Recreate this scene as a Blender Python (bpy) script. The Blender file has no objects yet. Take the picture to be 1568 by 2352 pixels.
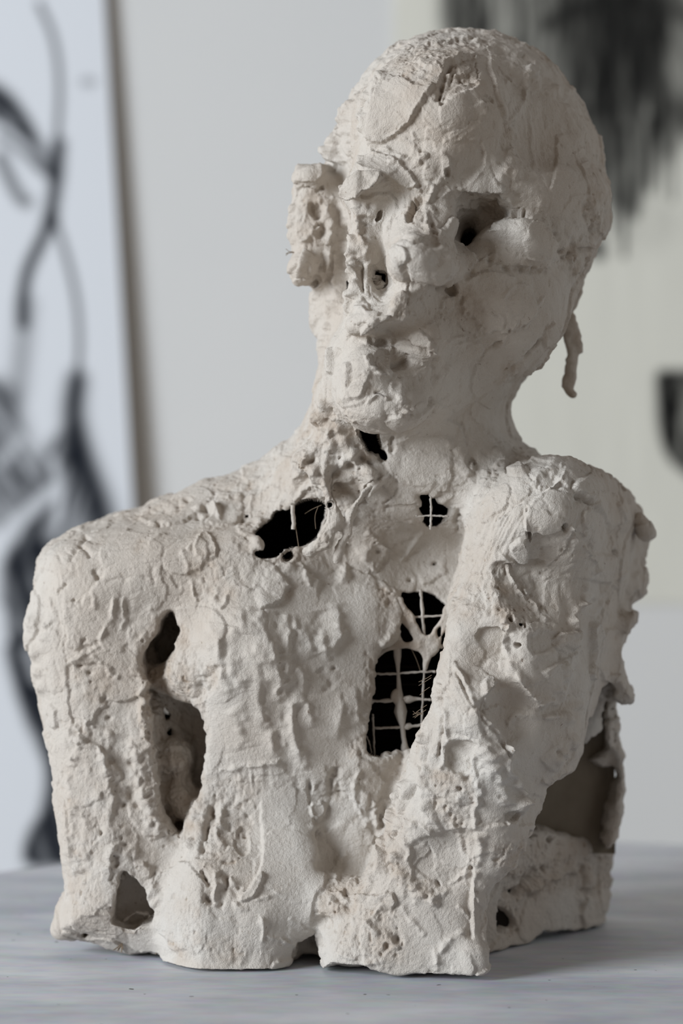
import bpy, math, random
import numpy as np
from mathutils import Vector

random.seed(7)
rng = np.random.default_rng(11)
scene = bpy.context.scene
COL = scene.collection

# ---------------------------------------------------------------- camera, light, exposure
PXM, DIST, CAMZ = 4000.0, 1.4, 0.265          # 4000 image px per metre at the reference plane y=0
cam_d = bpy.data.cameras.new('camera')
cam_d.sensor_fit = 'VERTICAL'
cam_d.sensor_height = 36.0
cam_d.sensor_width = 24.0
cam_d.lens = PXM * DIST / 2352.0 * 36.0
cam_d.dof.use_dof = True
cam_d.dof.focus_distance = 1.385
cam_d.dof.aperture_fstop = 4.2
cam_d.clip_start = 0.05
cam = bpy.data.objects.new('camera', cam_d)
cam.location = (0, -DIST, CAMZ)
cam.rotation_euler = (math.pi / 2, 0, 0)
COL.objects.link(cam)
scene.camera = cam

world = bpy.data.worlds.new('world')
scene.world = world
world.use_nodes = True
wb = world.node_tree.nodes['Background']
wb.inputs[0].default_value = (1.0, 0.82, 0.67, 1)
wb.inputs[1].default_value = 0.155


def area(name, loc, target, sx, sy, power, color):
    d = bpy.data.lights.new(name, 'AREA')
    d.shape = 'RECTANGLE'
    d.size, d.size_y = sx, sy
    d.energy = power
    d.color = color
    o = bpy.data.objects.new(name, d)
    o.location = loc
    o.rotation_euler = (Vector(target) - Vector(loc)).to_track_quat('-Z', 'Y').to_euler()
    COL.objects.link(o)
    return o


area('window_light', (-3.95, -2.15, 1.35), (0, 0.30, 0.25), 1.9, 2.2, 305, (0.87, 0.935, 1.0))

vs = scene.view_settings
vs.view_transform = 'Standard'
vs.look = 'None'
vs.gamma = 1.0
vs.use_curve_mapping = False
vs.exposure = 0.0


# ---------------------------------------------------------------- helpers
def W(px, py, Y=0.0):
    s = (1 + Y / DIST) / PXM
    return np.array([(px - 784) * s, Y, CAMZ + (1176 - py) * s])


def srgb(r, g, b):
    f = lambda c: (c / 255 / 12.92) if c / 255 <= 0.04045 else ((c / 255 + 0.055) / 1.055) ** 2.4
    return (f(r), f(g), f(b), 1)


_L3 = rng.random((64, 64, 64), dtype=np.float32)
_L2 = rng.random((256, 256), dtype=np.float32)


def n3(p, scale, seed=0):
    """value noise -1..1 at points p (n,3), cell size 1/scale"""
    q = p * scale + np.float32(seed * 17.37 + 1000)
    i = np.floor(q).astype(np.int64)
    f = (q - i).astype(np.float32)
    f = f * f * (3 - 2 * f)
    i0 = i & 63
    i1 = (i + 1) & 63
    x0, y0, z0 = i0[:, 0], i0[:, 1], i0[:, 2]
    x1, y1, z1 = i1[:, 0], i1[:, 1], i1[:, 2]
    fx, fy, fz = f[:, 0], f[:, 1], f[:, 2]
    a = _L3[x0, y0, z0] * (1 - fx) + _L3[x1, y0, z0] * fx
    b = _L3[x0, y1, z0] * (1 - fx) + _L3[x1, y1, z0] * fx
    c = _L3[x0, y0, z1] * (1 - fx) + _L3[x1, y0, z1] * fx
    d = _L3[x0, y1, z1] * (1 - fx) + _L3[x1, y1, z1] * fx
    a = a * (1 - fy) + b * fy
    c = c * (1 - fy) + d * fy
    return (a * (1 - fz) + c * fz) * 2 - 1


def n2(u, v, cell, seed=0):
    """value noise -1..1 on 2-D arrays"""
    x = u / cell + seed * 31.7 + 500
    y = v / cell + seed * 13.3 + 500
    i = np.floor(x).astype(np.int64)
    j = np.floor(y).astype(np.int64)
    fx = (x - i).astype(np.float32)
    fy = (y - j).astype(np.float32)
    fx = fx * fx * (3 - 2 * fx)
    fy = fy * fy * (3 - 2 * fy)
    i0, i1, j0, j1 = i & 255, (i + 1) & 255, j & 255, (j + 1) & 255
    a = _L2[i0, j0] * (1 - fx) + _L2[i1, j0] * fx
    b = _L2[i0, j1] * (1 - fx) + _L2[i1, j1] * fx
    return (a * (1 - fy) + b * fy) * 2 - 1


def sstep(a, b, x):
    t = np.clip((x - a) / (b - a), 0, 1)
    return t * t * (3 - 2 * t)


def chaikin(P, closed=True, it=2):
    P = np.asarray(P, float)
    for _ in range(it):
        Q = np.roll(P, -1, 0) if closed else P[1:]
        A = P if closed else P[:-1]
        R = np.empty((2 * len(A), P.shape[1]))
        R[0::2] = A * .75 + Q * .25
        R[1::2] = A * .25 + Q * .75
        P = R if closed else np.vstack([P[:1], R, P[-1:]])
    return P


def poly_sdf(P, X, Z):
    """signed distance (negative inside) to polygon P on arrays X,Z"""
    d = np.full(X.shape, 1e9, np.float32)
    inside = np.zeros(X.shape, bool)
    n = len(P)
    for i in range(n):
        ax, az = P[i]
        bx, bz = P[(i + 1) % n]
        ex, ez = bx - ax, bz - az
        L = ex * ex + ez * ez
        if L < 1e-14:
            continue
        wx, wz = X - ax, Z - az
        t = np.clip((wx * ex + wz * ez) / L, 0, 1)
        d = np.minimum(d, (wx - ex * t) ** 2 + (wz - ez * t) ** 2)
        c = (az > Z) != (bz > Z)
        if abs(ez) > 1e-12:
            inside ^= c & (X < ex * (Z - az) / ez + ax)
    d = np.sqrt(d)
    return np.where(inside, -d, d)


def smin(a, b, k):
    if k <= 0:
        return np.minimum(a, b)
    h = np.maximum(k - np.abs(a - b), 0) / k
    return np.minimum(a, b) - h * h * (k * 0.25)


def smax(a, b, k):
    return -smin(-a, -b, k)


# ---------------------------------------------------------------- volume of the bust
VH = 0.0014
gx = np.arange(-0.222, 0.222, VH, dtype=np.float32)
gy = np.arange(-0.100, 0.200, VH, dtype=np.float32)
gz = np.arange(-0.006, 0.566, VH, dtype=np.float32)
VOL = np.full((len(gx), len(gy), len(gz)), 0.05, np.float32)


def rng_idx(g, lo, hi):
    return max(0, int((lo - g[0]) / VH)), min(len(g), int((hi - g[0]) / VH) + 2)


def apply(sl, d, op, k):
    if op == 'add':
        VOL[sl] = smin(VOL[sl], d, k)
    elif op == 'cut':
        VOL[sl] = smax(VOL[sl], -d, k)


def pixgrid(sl, Yc):
    """image px of the xz grid at depth Yc"""
    X, Z = np.meshgrid(gx[sl[0]], gz[sl[2]], indexing='ij')
    s = PXM / (1 + Yc / DIST)
    return X * s + 784, 1176 - (Z - CAMZ) * s


def slab(P, Yc, b, r, k=0.01, op='add', tilt=None, smooth=1, jag=0.0, jc=14, warp=0):
    """polygon (image px, taken at depth Yc) inflated to half thickness b with rounding r. tilt(px,py)->extra depth"""
    P = chaikin(P, True, smooth) if smooth else np.asarray(P, float)
    Q = np.array([[W(x, y, Yc)[0], W(x, y, Yc)[2]] for x, y in P])
    m = 0.02 + k
    tm = 0.12 if tilt else 0.0
    ix = rng_idx(gx, Q[:, 0].min() - m, Q[:, 0].max() + m)
    iz = rng_idx(gz, Q[:, 1].min() - m, Q[:, 1].max() + m)
    iy = rng_idx(gy, Yc - b - m - tm, Yc + b + m + tm)
    sl = (slice(*ix), slice(*iy), slice(*iz))
    X, Z = np.meshgrid(gx[sl[0]], gz[sl[2]], indexing='ij')
    px, py = pixgrid(sl, Yc)
    if tilt:
        f = ((1 + Yc / DIST) / (1 + (Yc + tilt(px, py)) / DIST)).astype(np.float32)
        X, Z = X * f, CAMZ + (Z - CAMZ) * f
    d2 = poly_sdf(Q, X, Z)
    if jag:
        d2 = d2 + jag * (n2(px, py, jc, 3) + .6 * n2(px, py, jc * .45, 5)).astype(np.float32)
    yc = np.full(X.shape, Yc, np.float32)
    if tilt:
        yc = yc + tilt(px, py).astype(np.float32)
    if callable(r):
        r = np.broadcast_to(r(px, py), X.shape).astype(np.float32)[:, None, :]
        qx = d2.astype(np.float32)[:, None, :] + r
    else:
        r = np.float32(r)
        qx = (d2 + r).astype(np.float32)[:, None, :]
    qy = np.abs(gy[sl[1]][None, :, None] - yc[:, None, :]) - (np.float32(b) - r)
    d = np.sqrt(np.maximum(qx, 0) ** 2 + np.maximum(qy, 0) ** 2) + np.minimum(np.maximum(qx, qy), 0) - r
    apply(sl, d, op, k)


def blob(px, py, Y, rx, ry, rz, ang=0.0, k=0.01, op='add'):
    """ellipsoid: centre px, radii rx, ry in px, rz in metres, turned ang degrees in the picture plane"""
    c = W(px, py, Y)
    s = (1 + Y / DIST) / PXM
    a, bb = rx * s, ry * s
    R = max(a, bb) + 0.012 + k
    ix = rng_idx(gx, c[0] - R, c[0] + R)
    iz = rng_idx(gz, c[2] - R, c[2] + R)
    iy = rng_idx(gy, c[1] - rz - .012 - k, c[1] + rz + .012 + k)
    sl = (slice(*ix), slice(*iy), slice(*iz))
    t = math.radians(ang)
    X = (gx[sl[0]] - c[0])[:, None, None]
    Y_ = (gy[sl[1]] - c[1])[None, :, None]
    Z = (gz[sl[2]] - c[2])[None, None, :]
    u = X * math.cos(t) - Z * math.sin(t)
    v = X * math.sin(t) + Z * math.cos(t)
    u, v, w = u / a, v / bb, Y_ / rz
    k0 = np.sqrt(u * u + v * v + w * w)
    k1 = np.sqrt((u / a) ** 2 + (v / bb) ** 2 + (w / rz) ** 2) + 1e-6
    apply(sl, (k0 * (k0 - 1) / k1).astype(np.float32), op, k)


def rope(pts, k=0.006, op='add'):
    """chain of round cones: (px, py, Y, radius px)"""
    for (a, b) in zip(pts[:-1], pts[1:]):
        A, B = W(*a[:3]), W(*b[:3])
        ra, rb = a[3] / PXM, b[3] / PXM
        R = max(ra, rb) + 0.01 + k
        lo, hi = np.minimum(A, B) - R, np.maximum(A, B) + R
        sl = tuple(slice(*rng_idx(g, lo[i], hi[i])) for i, g in enumerate((gx, gy, gz)))
        X = (gx[sl[0]] - A[0])[:, None, None]
        Y_ = (gy[sl[1]] - A[1])[None, :, None]
        Z = (gz[sl[2]] - A[2])[None, None, :]
        e = B - A
        t = np.clip((X * e[0] + Y_ * e[1] + Z * e[2]) / (e @ e), 0, 1)
        d = np.sqrt((X - t * e[0]) ** 2 + (Y_ - t * e[1]) ** 2 + (Z - t * e[2]) ** 2) - (ra + (rb - ra) * t)
        apply(sl, d.astype(np.float32), op, k)


# --- torso, shoulders
BODY = [(100, 1300), (122, 1258), (172, 1220), (235, 1190), (300, 1168), (400, 1131), (480, 1103), (560, 1074), (620, 1051),
        (680, 1010), (725, 970), (780, 900), (1000, 880), (1140, 920), (1155, 965), (1175, 1015), (1245, 1066), (1330, 1110),
        (1385, 1200), (1390, 1400), (1390, 1560), (1240, 1800), (1160, 1900), (1130, 2290), (300, 2290), (120, 1700)]


def body_tilt(px, py):
    t = 0.05 * sstep(1500, 1100, py) * sstep(1250, 500, px) * 0.3
    return t + 0.020 * sstep(1450, 1150, py) + .012 * sstep(820, 960, px)


slab(BODY, 0.090, 0.056, 0.034, 0.004, tilt=body_tilt)
# --- left arm
ARM_L = [(90, 1300), (112, 1262), (160, 1235), (260, 1215), (420, 1230), (460, 1400), (380, 1410), (330, 1480), (318, 1550),
         (326, 1650), (338, 1760), (352, 1850), (372, 1930), (392, 1990), (398, 2080), (392, 2170), (300, 2166), (200, 2152),
         (124, 2138), (133, 2065), (150, 2040), (140, 1960), (137, 1880), (136, 1800), (128, 1740), (108, 1680), (88, 1600), (66, 1500), (58, 1425), (76, 1370)]
slab(ARM_L, 0.085, 0.046, 0.036, 0.012, tilt=lambda px, py: -0.012 * sstep(1500, 2100, py))
# --- lower left lobe of the torso
LOBE = [(468, 1770), (560, 1715), (680, 1760), (735, 1900), (758, 2010), (752, 2100), (700, 2170), (672, 2230), (664, 2400),
        (405, 2400), (385, 2200), (372, 2120), (384, 2000), (425, 1890)]
slab(LOBE, 0.062, 0.060, 0.014, 0.008, tilt=lambda px, py: .036 * sstep(2080, 1740, py) + .016 * sstep(600, 720, px) * sstep(1900, 2200, py) + .018 * sstep(480, 380, px))
# --- chest forms between arms
blob(620, 1560, 0.045, 150, 230, 0.022, 0, 0.03)
blob(560, 1500, 0.030, 80, 120, 0.016, 5, 0.02)
blob(470, 1290, 0.055, 260, 70, 0.022, -8, 0.03)
# vertical channel between the lobes and the notch in the base
slab([(704, 2085), (756, 2090), (752, 2180), (748, 2400), (668, 2400), (670, 2200), (696, 2176)], -0.02, 0.060, 0.008, 0.004, 'cut', jag=.001)
slab([(668, 2221), (750, 2219), (760, 2400), (660, 2400)], 0.0, 0.150, 0.004, 0.003, 'cut')
blob(790, 2070, 0.020, 70, 60, 0.022, -20, 0.014)
# --- right flank: oblique wall running back to the right
FLANK = [(1060, 1870), (1160, 1890), (1240, 1900), (1330, 1915), (1400, 1920), (1414, 1930), (1403, 1990), (1396, 2050), (1386, 2090), (1391, 2140), (1391, 2300), (1060, 2300)]
slab(FLANK, 0.090, 0.022, 0.010, 0.010, tilt=lambda px, py: -0.012 + 0.092 * np.clip((px - 1100) / 290, -.2, 1.1) - .01 * sstep(2050, 1950, py), jag=.0012)
slab([(1396, 1560), (1412, 1610), (1420, 1680), (1432, 1740), (1436, 1800), (1430, 1880), (1414, 1935), (1385, 1960), (1380, 1920), (1392, 1850), (1408, 1800), (1412, 1760), (1398, 1700), (1396, 1630), (1380, 1580)],
     0.135, 0.016, 0.008, 0.006, jag=.0012)
slab([(1340, 1745), (1372, 1730), (1400, 1690), (1412, 1720), (1400, 1760), (1370, 1760)], 0.135, 0.010, 0.006, 0.004, jag=.001)
slab([(1386, 1560), (1405, 1560), (1408, 1700), (1392, 1720), (1385, 1650)], 0.128, 0.012, 0.006, 0.004, jag=.002, jc=8)
# --- right arm
ARM_R = [(1190, 1082), (1245, 1066), (1290, 1060), (1345, 1070), (1392, 1086), (1438, 1128), (1468, 1170), (1478, 1200), (1503, 1216),
         (1502, 1238), (1485, 1242), (1478, 1290), (1482, 1330), (1480, 1372), (1448, 1378), (1446, 1396), (1462, 1404), (1454, 1440), (1432, 1462),
         (1428, 1520), (1442, 1562), (1459, 1600), (1448, 1617), (1404, 1606), (1394, 1572), (1385, 1620), (1365, 1690), (1320, 1757),
         (1265, 1778), (1242, 1800), (1232, 1870), (1185, 1960), (1130, 2005), (1100, 2090), (1096, 2400), (755, 2400),
         (752, 2170), (760, 2120), (800, 2060), (858, 1950), (900, 1850), (938, 1730), (968, 1650), (996, 1550), (1028, 1410), (1058, 1280), (1108, 1180)]


def arm_tilt(px, py):
    return (0.105 * np.clip((px - np.interp(py, [1100, 1300, 1500, 1700], [1230, 1190, 1120, 1100])) / 300, 0, 1) ** 1.8 * sstep(2000, 1700, py) + 0.012 * sstep(1100, 750, px)
            + 0.012 * sstep(1500, 1250, py) + 0.005 * sstep(1700, 2100, py) - 0.012 * sstep(1250, 1500, py) * sstep(1900, 1600, py))


slab(ARM_R, 0.022, 0.050, lambda px, py: .038 - .008 * sstep(1400, 1600, py) - .014 * sstep(1800, 2000, py), 0.003, tilt=arm_tilt, smooth=1, jag=.0011, jc=16)
blob(1240, 1190, 0.012, 130, 110, 0.036, 0, 0.03)
blob(860, 2180, 0.018, 110, 110, 0.026, 0, 0.02)
blob(1200, 1650, -0.038, 72, 84, 0.016, -20, 0.012, 'cut')
blob(1225, 1540, -0.006, 40, 60, 0.014, -40, 0.014)
blob(1285, 1560, 0.036, 60, 60, 0.030, 0, 0.02)
blob(1280, 1350, -0.022, 110, 90, 0.018, 20, 0.02, 'cut')
blob(1120, 1490, -0.034, 70, 60, 0.014, 30, 0.02, 'cut')
blob(1055, 1745, -0.044, 48, 50, 0.018, 0, 0.012, 'cut')
blob(1030, 1980, -0.034, 70, 60, 0.014, 0, 0.014, 'cut')
rope([(1120, 1720, -.012, 16), (1150, 1790, -.008, 24), (1150, 1850, -.006, 24), (1120, 1930, -.004, 16)], .012)
blob(1250, 1700, 0.020, 70, 50, 0.028, -30, 0.02)
# thin flaps on the outer edge of the right shoulder
slab([(1400, 1450), (1432, 1500), (1440, 1550), (1460, 1596), (1452, 1616), (1420, 1612), (1400, 1600)], 0.085, 0.006, 0.005, 0.004)
slab([(1425, 1400), (1444, 1410), (1452, 1396), (1464, 1408), (1462, 1432), (1446, 1458), (1430, 1462)], 0.085, 0.006, 0.005, 0.004)
slab([(1460, 1180), (1482, 1192), (1502, 1212), (1504, 1234), (1480, 1240), (1462, 1230)], 0.085, 0.007, 0.006, 0.004)

# --- neck
NECK = [(728, 885), (722, 940), (700, 1000), (640, 1060), (640, 1200), (900, 1260), (1150, 1200), (1230, 1090), (1190, 1040), (1160, 1000), (1150, 950), (1168, 880), (1150, 780), (760, 780)]
slab(NECK, 0.078, 0.054, 0.048, 0.022)
# --- head: rear mass, left layer, face layer, jaw
HEAD = [(1060, 74), (1150, 84), (1230, 128), (1292, 190), (1342, 262), (1376, 325), (1386, 400), (1392, 480), (1384, 540), (1366, 585), (1346, 640),
        (1294, 735), (1250, 800), (1212, 850), (1168, 882), (1060, 930), (960, 950), (860, 930), (850, 860), (846, 700), (846, 560), (850, 400), (856, 260), (872, 170),
        (912, 112), (980, 84)]
slab(HEAD, 0.078, 0.098, 0.086, 0.012, smooth=2, jag=.0006, tilt=lambda px, py: .022 * np.clip((px - 860) / 300, 0, 1) * sstep(480, 380, py))
REAR = [(905, 108), (850, 160), (800, 240), (770, 300), (748, 350), (752, 420), (756, 600), (714, 680), (712, 760), (736, 820),
        (733, 868), (768, 888), (790, 950), (900, 900), (930, 500), (950, 120)]
slab(REAR, 0.074, 0.034, 0.020, 0.006, tilt=lambda px, py: .016 * np.clip((800 - px) / 80, 0, 1), jag=.0016, jc=18)
FACE = [(892, 165), (860, 235), (842, 330), (800, 430), (800, 470), (812, 500), (800, 560), (806, 640), (797, 700), (790, 760), (764, 800),
        (772, 870), (780, 930), (810, 966), (870, 985), (960, 972), (1050, 900), (1110, 780), (1110, 600), (1120, 400), (1080, 220), (990, 150)]
slab(FACE, 0.026, 0.048, 0.018, 0.010, tilt=lambda px, py: .050 * np.clip((px - 960) / 150, 0, 1) ** 1.5 + .02 * sstep(300, 160, py) + .022 * np.clip((px - 850) / 180, 0, 1) * sstep(440, 340, py))
rope([(884, 150, .020, 8), (858, 230, .014, 11), (838, 320, .012, 11), (800, 400, .014, 12), (786, 480, .018, 12), (792, 560, .020, 11), (790, 640, .018, 10), (780, 710, .016, 10), (768, 780, .018, 8)], 0.004, 'cut')
JAW = [(764, 800), (772, 870), (780, 932), (805, 966), (870, 992), (960, 984), (1080, 938), (1170, 866), (1240, 790), (1270, 690), (1200, 600), (900, 650)]
slab(JAW, 0.036, 0.052, 0.034, 0.022, tilt=lambda px, py: 0.075 * np.clip((px - 900) / 360, 0, 1) ** 1.3)
# ear (left)
slab([(672, 392), (700, 379), (742, 384), (790, 400), (800, 470), (780, 560), (775, 640), (722, 648), (704, 656), (680, 654), (667, 630), (672, 590), (664, 520), (668, 450)],
     0.062, 0.017, 0.013, 0.006, jag=.0012)
blob(712, 412, 0.050, 42, 30, 0.014, -10, 0.006)
blob(695, 618, 0.052, 30, 36, 0.014, 20, 0.006)
# forehead, brows
blob(1000, 300, 0.030, 190, 170, 0.070, 0, 0.02)
blob(858, 428, -0.014, 72, 46, 0.024, -12, 0.014)
blob(980, 400, -0.020, 60, 50, 0.016, 0, 0.02)
blob(1100, 414, 0.006, 120, 34, 0.020, 6, 0.024)
blob(1260, 450, 0.040, 80, 60, 0.030, 40, 0.02)
# eye sockets
blob(1190, 542, -0.034, 142, 92, 0.052, 8, 0.010, 'cut')
rope([(1030, 470, -.012, 16), (1085, 436, -.012, 18), (1150, 436, -.006, 20), (1220, 464, .000, 22), (1290, 520, .020, 24)], 0.012)
blob(1075, 550, -0.010, 42, 66, 0.040, 20, 0.010, 'cut')
blob(905, 500, -0.046, 44, 56, 0.022, 20, 0.012, 'cut')
blob(945, 478, -0.036, 22, 40, 0.026, 30, 0.006, 'cut')
# eyelid
slab([(1094, 543), (1130, 515), (1158, 494), (1200, 486), (1242, 505), (1270, 550), (1277, 592), (1240, 608), (1188, 600), (1150, 576), (1124, 553)], 0.000, 0.028, 0.020, 0.003,
     tilt=lambda px, py: .012 * np.clip((px - 1190) / 90, 0, 1.2) ** 1.5 - .008 * np.clip((1160 - px) / 60, 0, 1))
blob(1110, 620, 0.006, 60, 30, 0.022, 20, 0.012)
# nose
rope([(1004, 430, -0.020, 30), (1000, 500, -0.028, 36), (985, 580, -0.040, 46)], 0.012)
blob(950, 602, -0.044, 66, 50, 0.034, 14, 0.006)
blob(912, 606, -0.050, 24, 34, 0.020, 10, 0.005)
blob(945, 560, -0.044, 34, 26, 0.022, -30, 0.005)
blob(965, 632, -0.050, 44, 20, 0.020, 10, 0.005)
blob(1008, 620, -0.030, 50, 42, 0.032, 10, 0.012)
blob(940, 520, -0.024, 40, 60, 0.016, 25, 0.014)
rope([(838, 500, -0.020, 22), (830, 580, -0.022, 20), (832, 660, -0.026, 24), (850, 700, -0.03, 28)], 0.010)
# muzzle, lips, chin
blob(878, 738, -0.030, 86, 40, 0.026, -10, 0.008)
blob(925, 700, -0.034, 36, 40, 0.020, 0, 0.008)
blob(960, 700, -0.024, 50, 50, 0.018, 0, 0.012)
blob(880, 790, -0.046, 95, 16, 0.018, -4, 0.010, 'cut')
blob(930, 838, -0.046, 52, 26, 0.016, 6, 0.010, 'cut')
blob(850, 850, -0.030, 56, 46, 0.018, 0, 0.014)
blob(1050, 750, -0.036, 46, 80, 0.020, -8, 0.014, 'cut')
blob(975, 780, -0.022, 50, 60, 0.018, 0, 0.012)
blob(1040, 668, -0.030, 22, 14, 0.012, 0, 0.006, 'cut')
blob(880, 935, -0.022, 100, 52, 0.024, 0, 0.016)
blob(1120, 720, 0.020, 150, 110, 0.028, 20, 0.04)
# lumpy neck side on the left
for (x, y, r) in [(745, 905, 24), (740, 960, 26), (770, 1000, 34), (735, 1040, 34), (790, 1050, 30), (700, 1070, 30), (760, 1100, 30), (820, 1030, 26), (845, 1075, 28), (780, 945, 28)]:
    blob(x, y, 0.034, r * 1.15, r * .85, 0.016, (x * 7) % 90, 0.012)
# drips crossing the collar bone
rope([(752, 1110, 0.022, 16), (762, 1150, 0.020, 16), (768, 1200, 0.020, 18), (745, 1240, 0.020, 22), (705, 1268, 0.024, 16)], 0.004)
rope([(885, 1095, 0.022, 10), (838, 1140, 0.020, 10), (812, 1175, 0.020, 11), (800, 1225, 0.022, 11), (770, 1290, 0.026, 9)], 0.004)
# --- recess between left arm and torso
GAP = [(380, 1402), (402, 1436), (396, 1500), (384, 1530), (392, 1566), (430, 1585), (452, 1640), (464, 1700), (464, 1760), (455, 1830), (424, 1885),
       (408, 1938), (382, 1936), (352, 1890), (345, 1790), (328, 1700), (330, 1610), (320, 1540), (318, 1500), (345, 1462)]
slab(GAP, 0.01, 0.086, 0.010, 0.005, 'cut', jag=0.0014, tilt=lambda px, py: .012 * sstep(360, 430, px) - .010 * sstep(1850, 1950, py) - .022 * sstep(1530, 1600, py))
# ragged inner matter of the recess
rope([(330, 1470, .075, 12), (352, 1520, .085, 16), (372, 1560, .060, 16), (420, 1580, .048, 20)], .006)
blob(405, 1740, 0.080, 44, 60, 0.026, -12, 0.006)
blob(415, 1830, 0.076, 40, 50, 0.024, -12, 0.006)
blob(428, 1868, 0.058, 24, 18, 0.012, 0, 0.006)
blob(428, 1550, 0.050, 44, 36, 0.014, 20, 0.016)
rope([(345, 1540, .070, 12), (380, 1560, .055, 14), (430, 1540, .046, 14)], .008)
blob(360, 1650, 0.078, 22, 60, 0.020, 0, 0.006)
blob(350, 1620, 0.085, 30, 110, 0.016, -8, 0.008)
blob(420, 1590, 0.080, 50, 16, 0.012, 20, 0.006)
# chunks
rope([(1085, 2140, -0.012, 16), (1086, 2190, -0.018, 26), (1090, 2222, -0.018, 30)], 0.006)
blob(725, 1905, 0.040, 26, 26, 0.012, 0, 0.004)
blob(850, 1740, 0.045, 60, 26, 0.012, 0, 0.01)
blob(700, 2090, 0.030, 24, 36, 0.016, 0, 0.01)
# lower left corner spur
rope([(140, 2070, 0.075, 9), (146, 2110, 0.07, 14), (136, 2136, 0.066, 14), (230, 2150, 0.062, 10), (380, 2165, 0.05, 12)], 0.005)
slab([(256, 2070), (282, 2012), (300, 2024), (326, 2056), (350, 2118), (345, 2136), (300, 2138), (258, 2130)], 0.02, 0.038, 0.003, 0.003, 'cut', smooth=0, jag=0.0022, jc=20)
rope([(186, 1990, .052, 7), (188, 2060, .052, 6), (196, 2130, .052, 8)], .003)
rope([(262, 2010, .050, 6), (268, 2035, .048, 5), (248, 2060, .048, 5), (225, 2090, .05, 6), (196, 2130, .052, 8)], .003)
rope([(272, 2158, .048, 7), (280, 2120, .048, 5), (310, 2094, .048, 5), (340, 2098, .050, 6)], .003)
# base plane
_bx, _by = np.meshgrid(gx, gy, indexing='ij')
_zb = 0.0008 + 0.0055 * np.clip(n2(_bx, _by, .030, 61) + .5 * n2(_bx, _by, .012, 62) - .05, 0, 1)
VOL = smax(VOL, (_zb[:, :, None] - gz[None, None, :]).astype(np.float32), 0.0015)

# ---------------------------------------------------------------- hollow shell and holes
SKIN = np.float32(0.0085)
MACRO = VOL
VOL = np.maximum(MACRO, -(MACRO + SKIN))


def hole(P, y0, y1, jag=0.0012, jc=12, smooth=1):
    slab(P, (y0 + y1) / 2, (y1 - y0) / 2, 0.001, 0.0015, 'cut', smooth=smooth, jag=jag, jc=jc)


hole([(583, 1224), (606, 1206), (628, 1184), (652, 1164), (668, 1172), (690, 1156), (738, 1146), (745, 1170), (740, 1200), (730, 1228), (700, 1252), (655, 1258), (640, 1276), (602, 1284), (585, 1268), (604, 1250)], 0.01, 0.075, 0.0010)
hole([(952, 1138), (966, 1131), (988, 1134), (1008, 1156), (1032, 1170), (1022, 1190), (992, 1213), (974, 1202), (966, 1172)], 0.00, 0.075)
hole([(914, 1362), (960, 1362), (1010, 1374), (1030, 1400), (1040, 1480), (1000, 1640), (960, 1720), (938, 1730), (880, 1734), (842, 1735), (838, 1690), (850, 1650), (858, 1560), (864, 1512), (885, 1488), (912, 1478), (924, 1410)], 0.00, 0.085)
hole([(815, 972), (842, 984), (868, 990), (863, 1012), (880, 1036), (889, 1060), (868, 1052), (846, 1026), (830, 1000)], 0.00, 0.07)
hole([(1056, 580), (1060, 546), (1086, 524), (1094, 545), (1078, 562), (1066, 582)], -0.02, 0.06, 0.0006)
hole([(866, 622), (876, 634), (888, 630), (884, 652), (874, 646), (868, 660), (862, 642)], -0.05, 0.02, 0.0014, 6)
hole([(376, 1606), (392, 1604), (408, 1632), (380, 1648), (370, 1630)], 0.07, 0.18, 0.0006)
hole([(392, 1660), (408, 1654), (406, 1684), (384, 1680)], 0.07, 0.18, 0.0006)
hole([(210, 2105), (224, 2102), (224, 2116), (210, 2120)], 0.03, 0.18, 0.0006)
hole([(330, 1690), (345, 1680), (352, 1740), (340, 1760)], 0.04, 0.12, 0.001)
hole([(1392, 1558), (1412, 1566), (1406, 1620), (1402, 1690), (1422, 1750), (1414, 1800), (1398, 1850), (1388, 1922), (1340, 1918), (1250, 1906),
      (1238, 1868), (1228, 1850), (1220, 1780), (1300, 1700), (1350, 1650), (1370, 1600)], 0.055, 0.1075, 0.0016, 16)
for (x, y, r) in [(590, 1270, 9), (657, 1277, 10), (1184, 1428, 5), (907, 1915, 5), (757, 1160, 6), (1000, 1300, 3), (455, 1178, 4), (560, 1186, 5)]:
    hole([(x - r, y - r * .7), (x + r * .9, y - r * .8), (x + r, y + r * .6), (x - r * .6, y + r)], -0.04, 0.07, 0.0003, 6)


def sample_vol(A, p):
    """trilinear sample of a grid at points (n,3)"""
    q = (p - np.array([gx[0], gy[0], gz[0]])) / VH
    q = np.clip(q, 0, np.array(A.shape) - 1.001)
    i = q.astype(np.int64)
    f = (q - i).astype(np.float32)
    r = 0
    for a in (0, 1):
        for b in (0, 1):
            for c in (0, 1):
                w = (f[:, 0] if a else 1 - f[:, 0]) * (f[:, 1] if b else 1 - f[:, 1]) * (f[:, 2] if c else 1 - f[:, 2])
                r = r + A[i[:, 0] + a, i[:, 1] + b, i[:, 2] + c] * w
    return r


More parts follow.
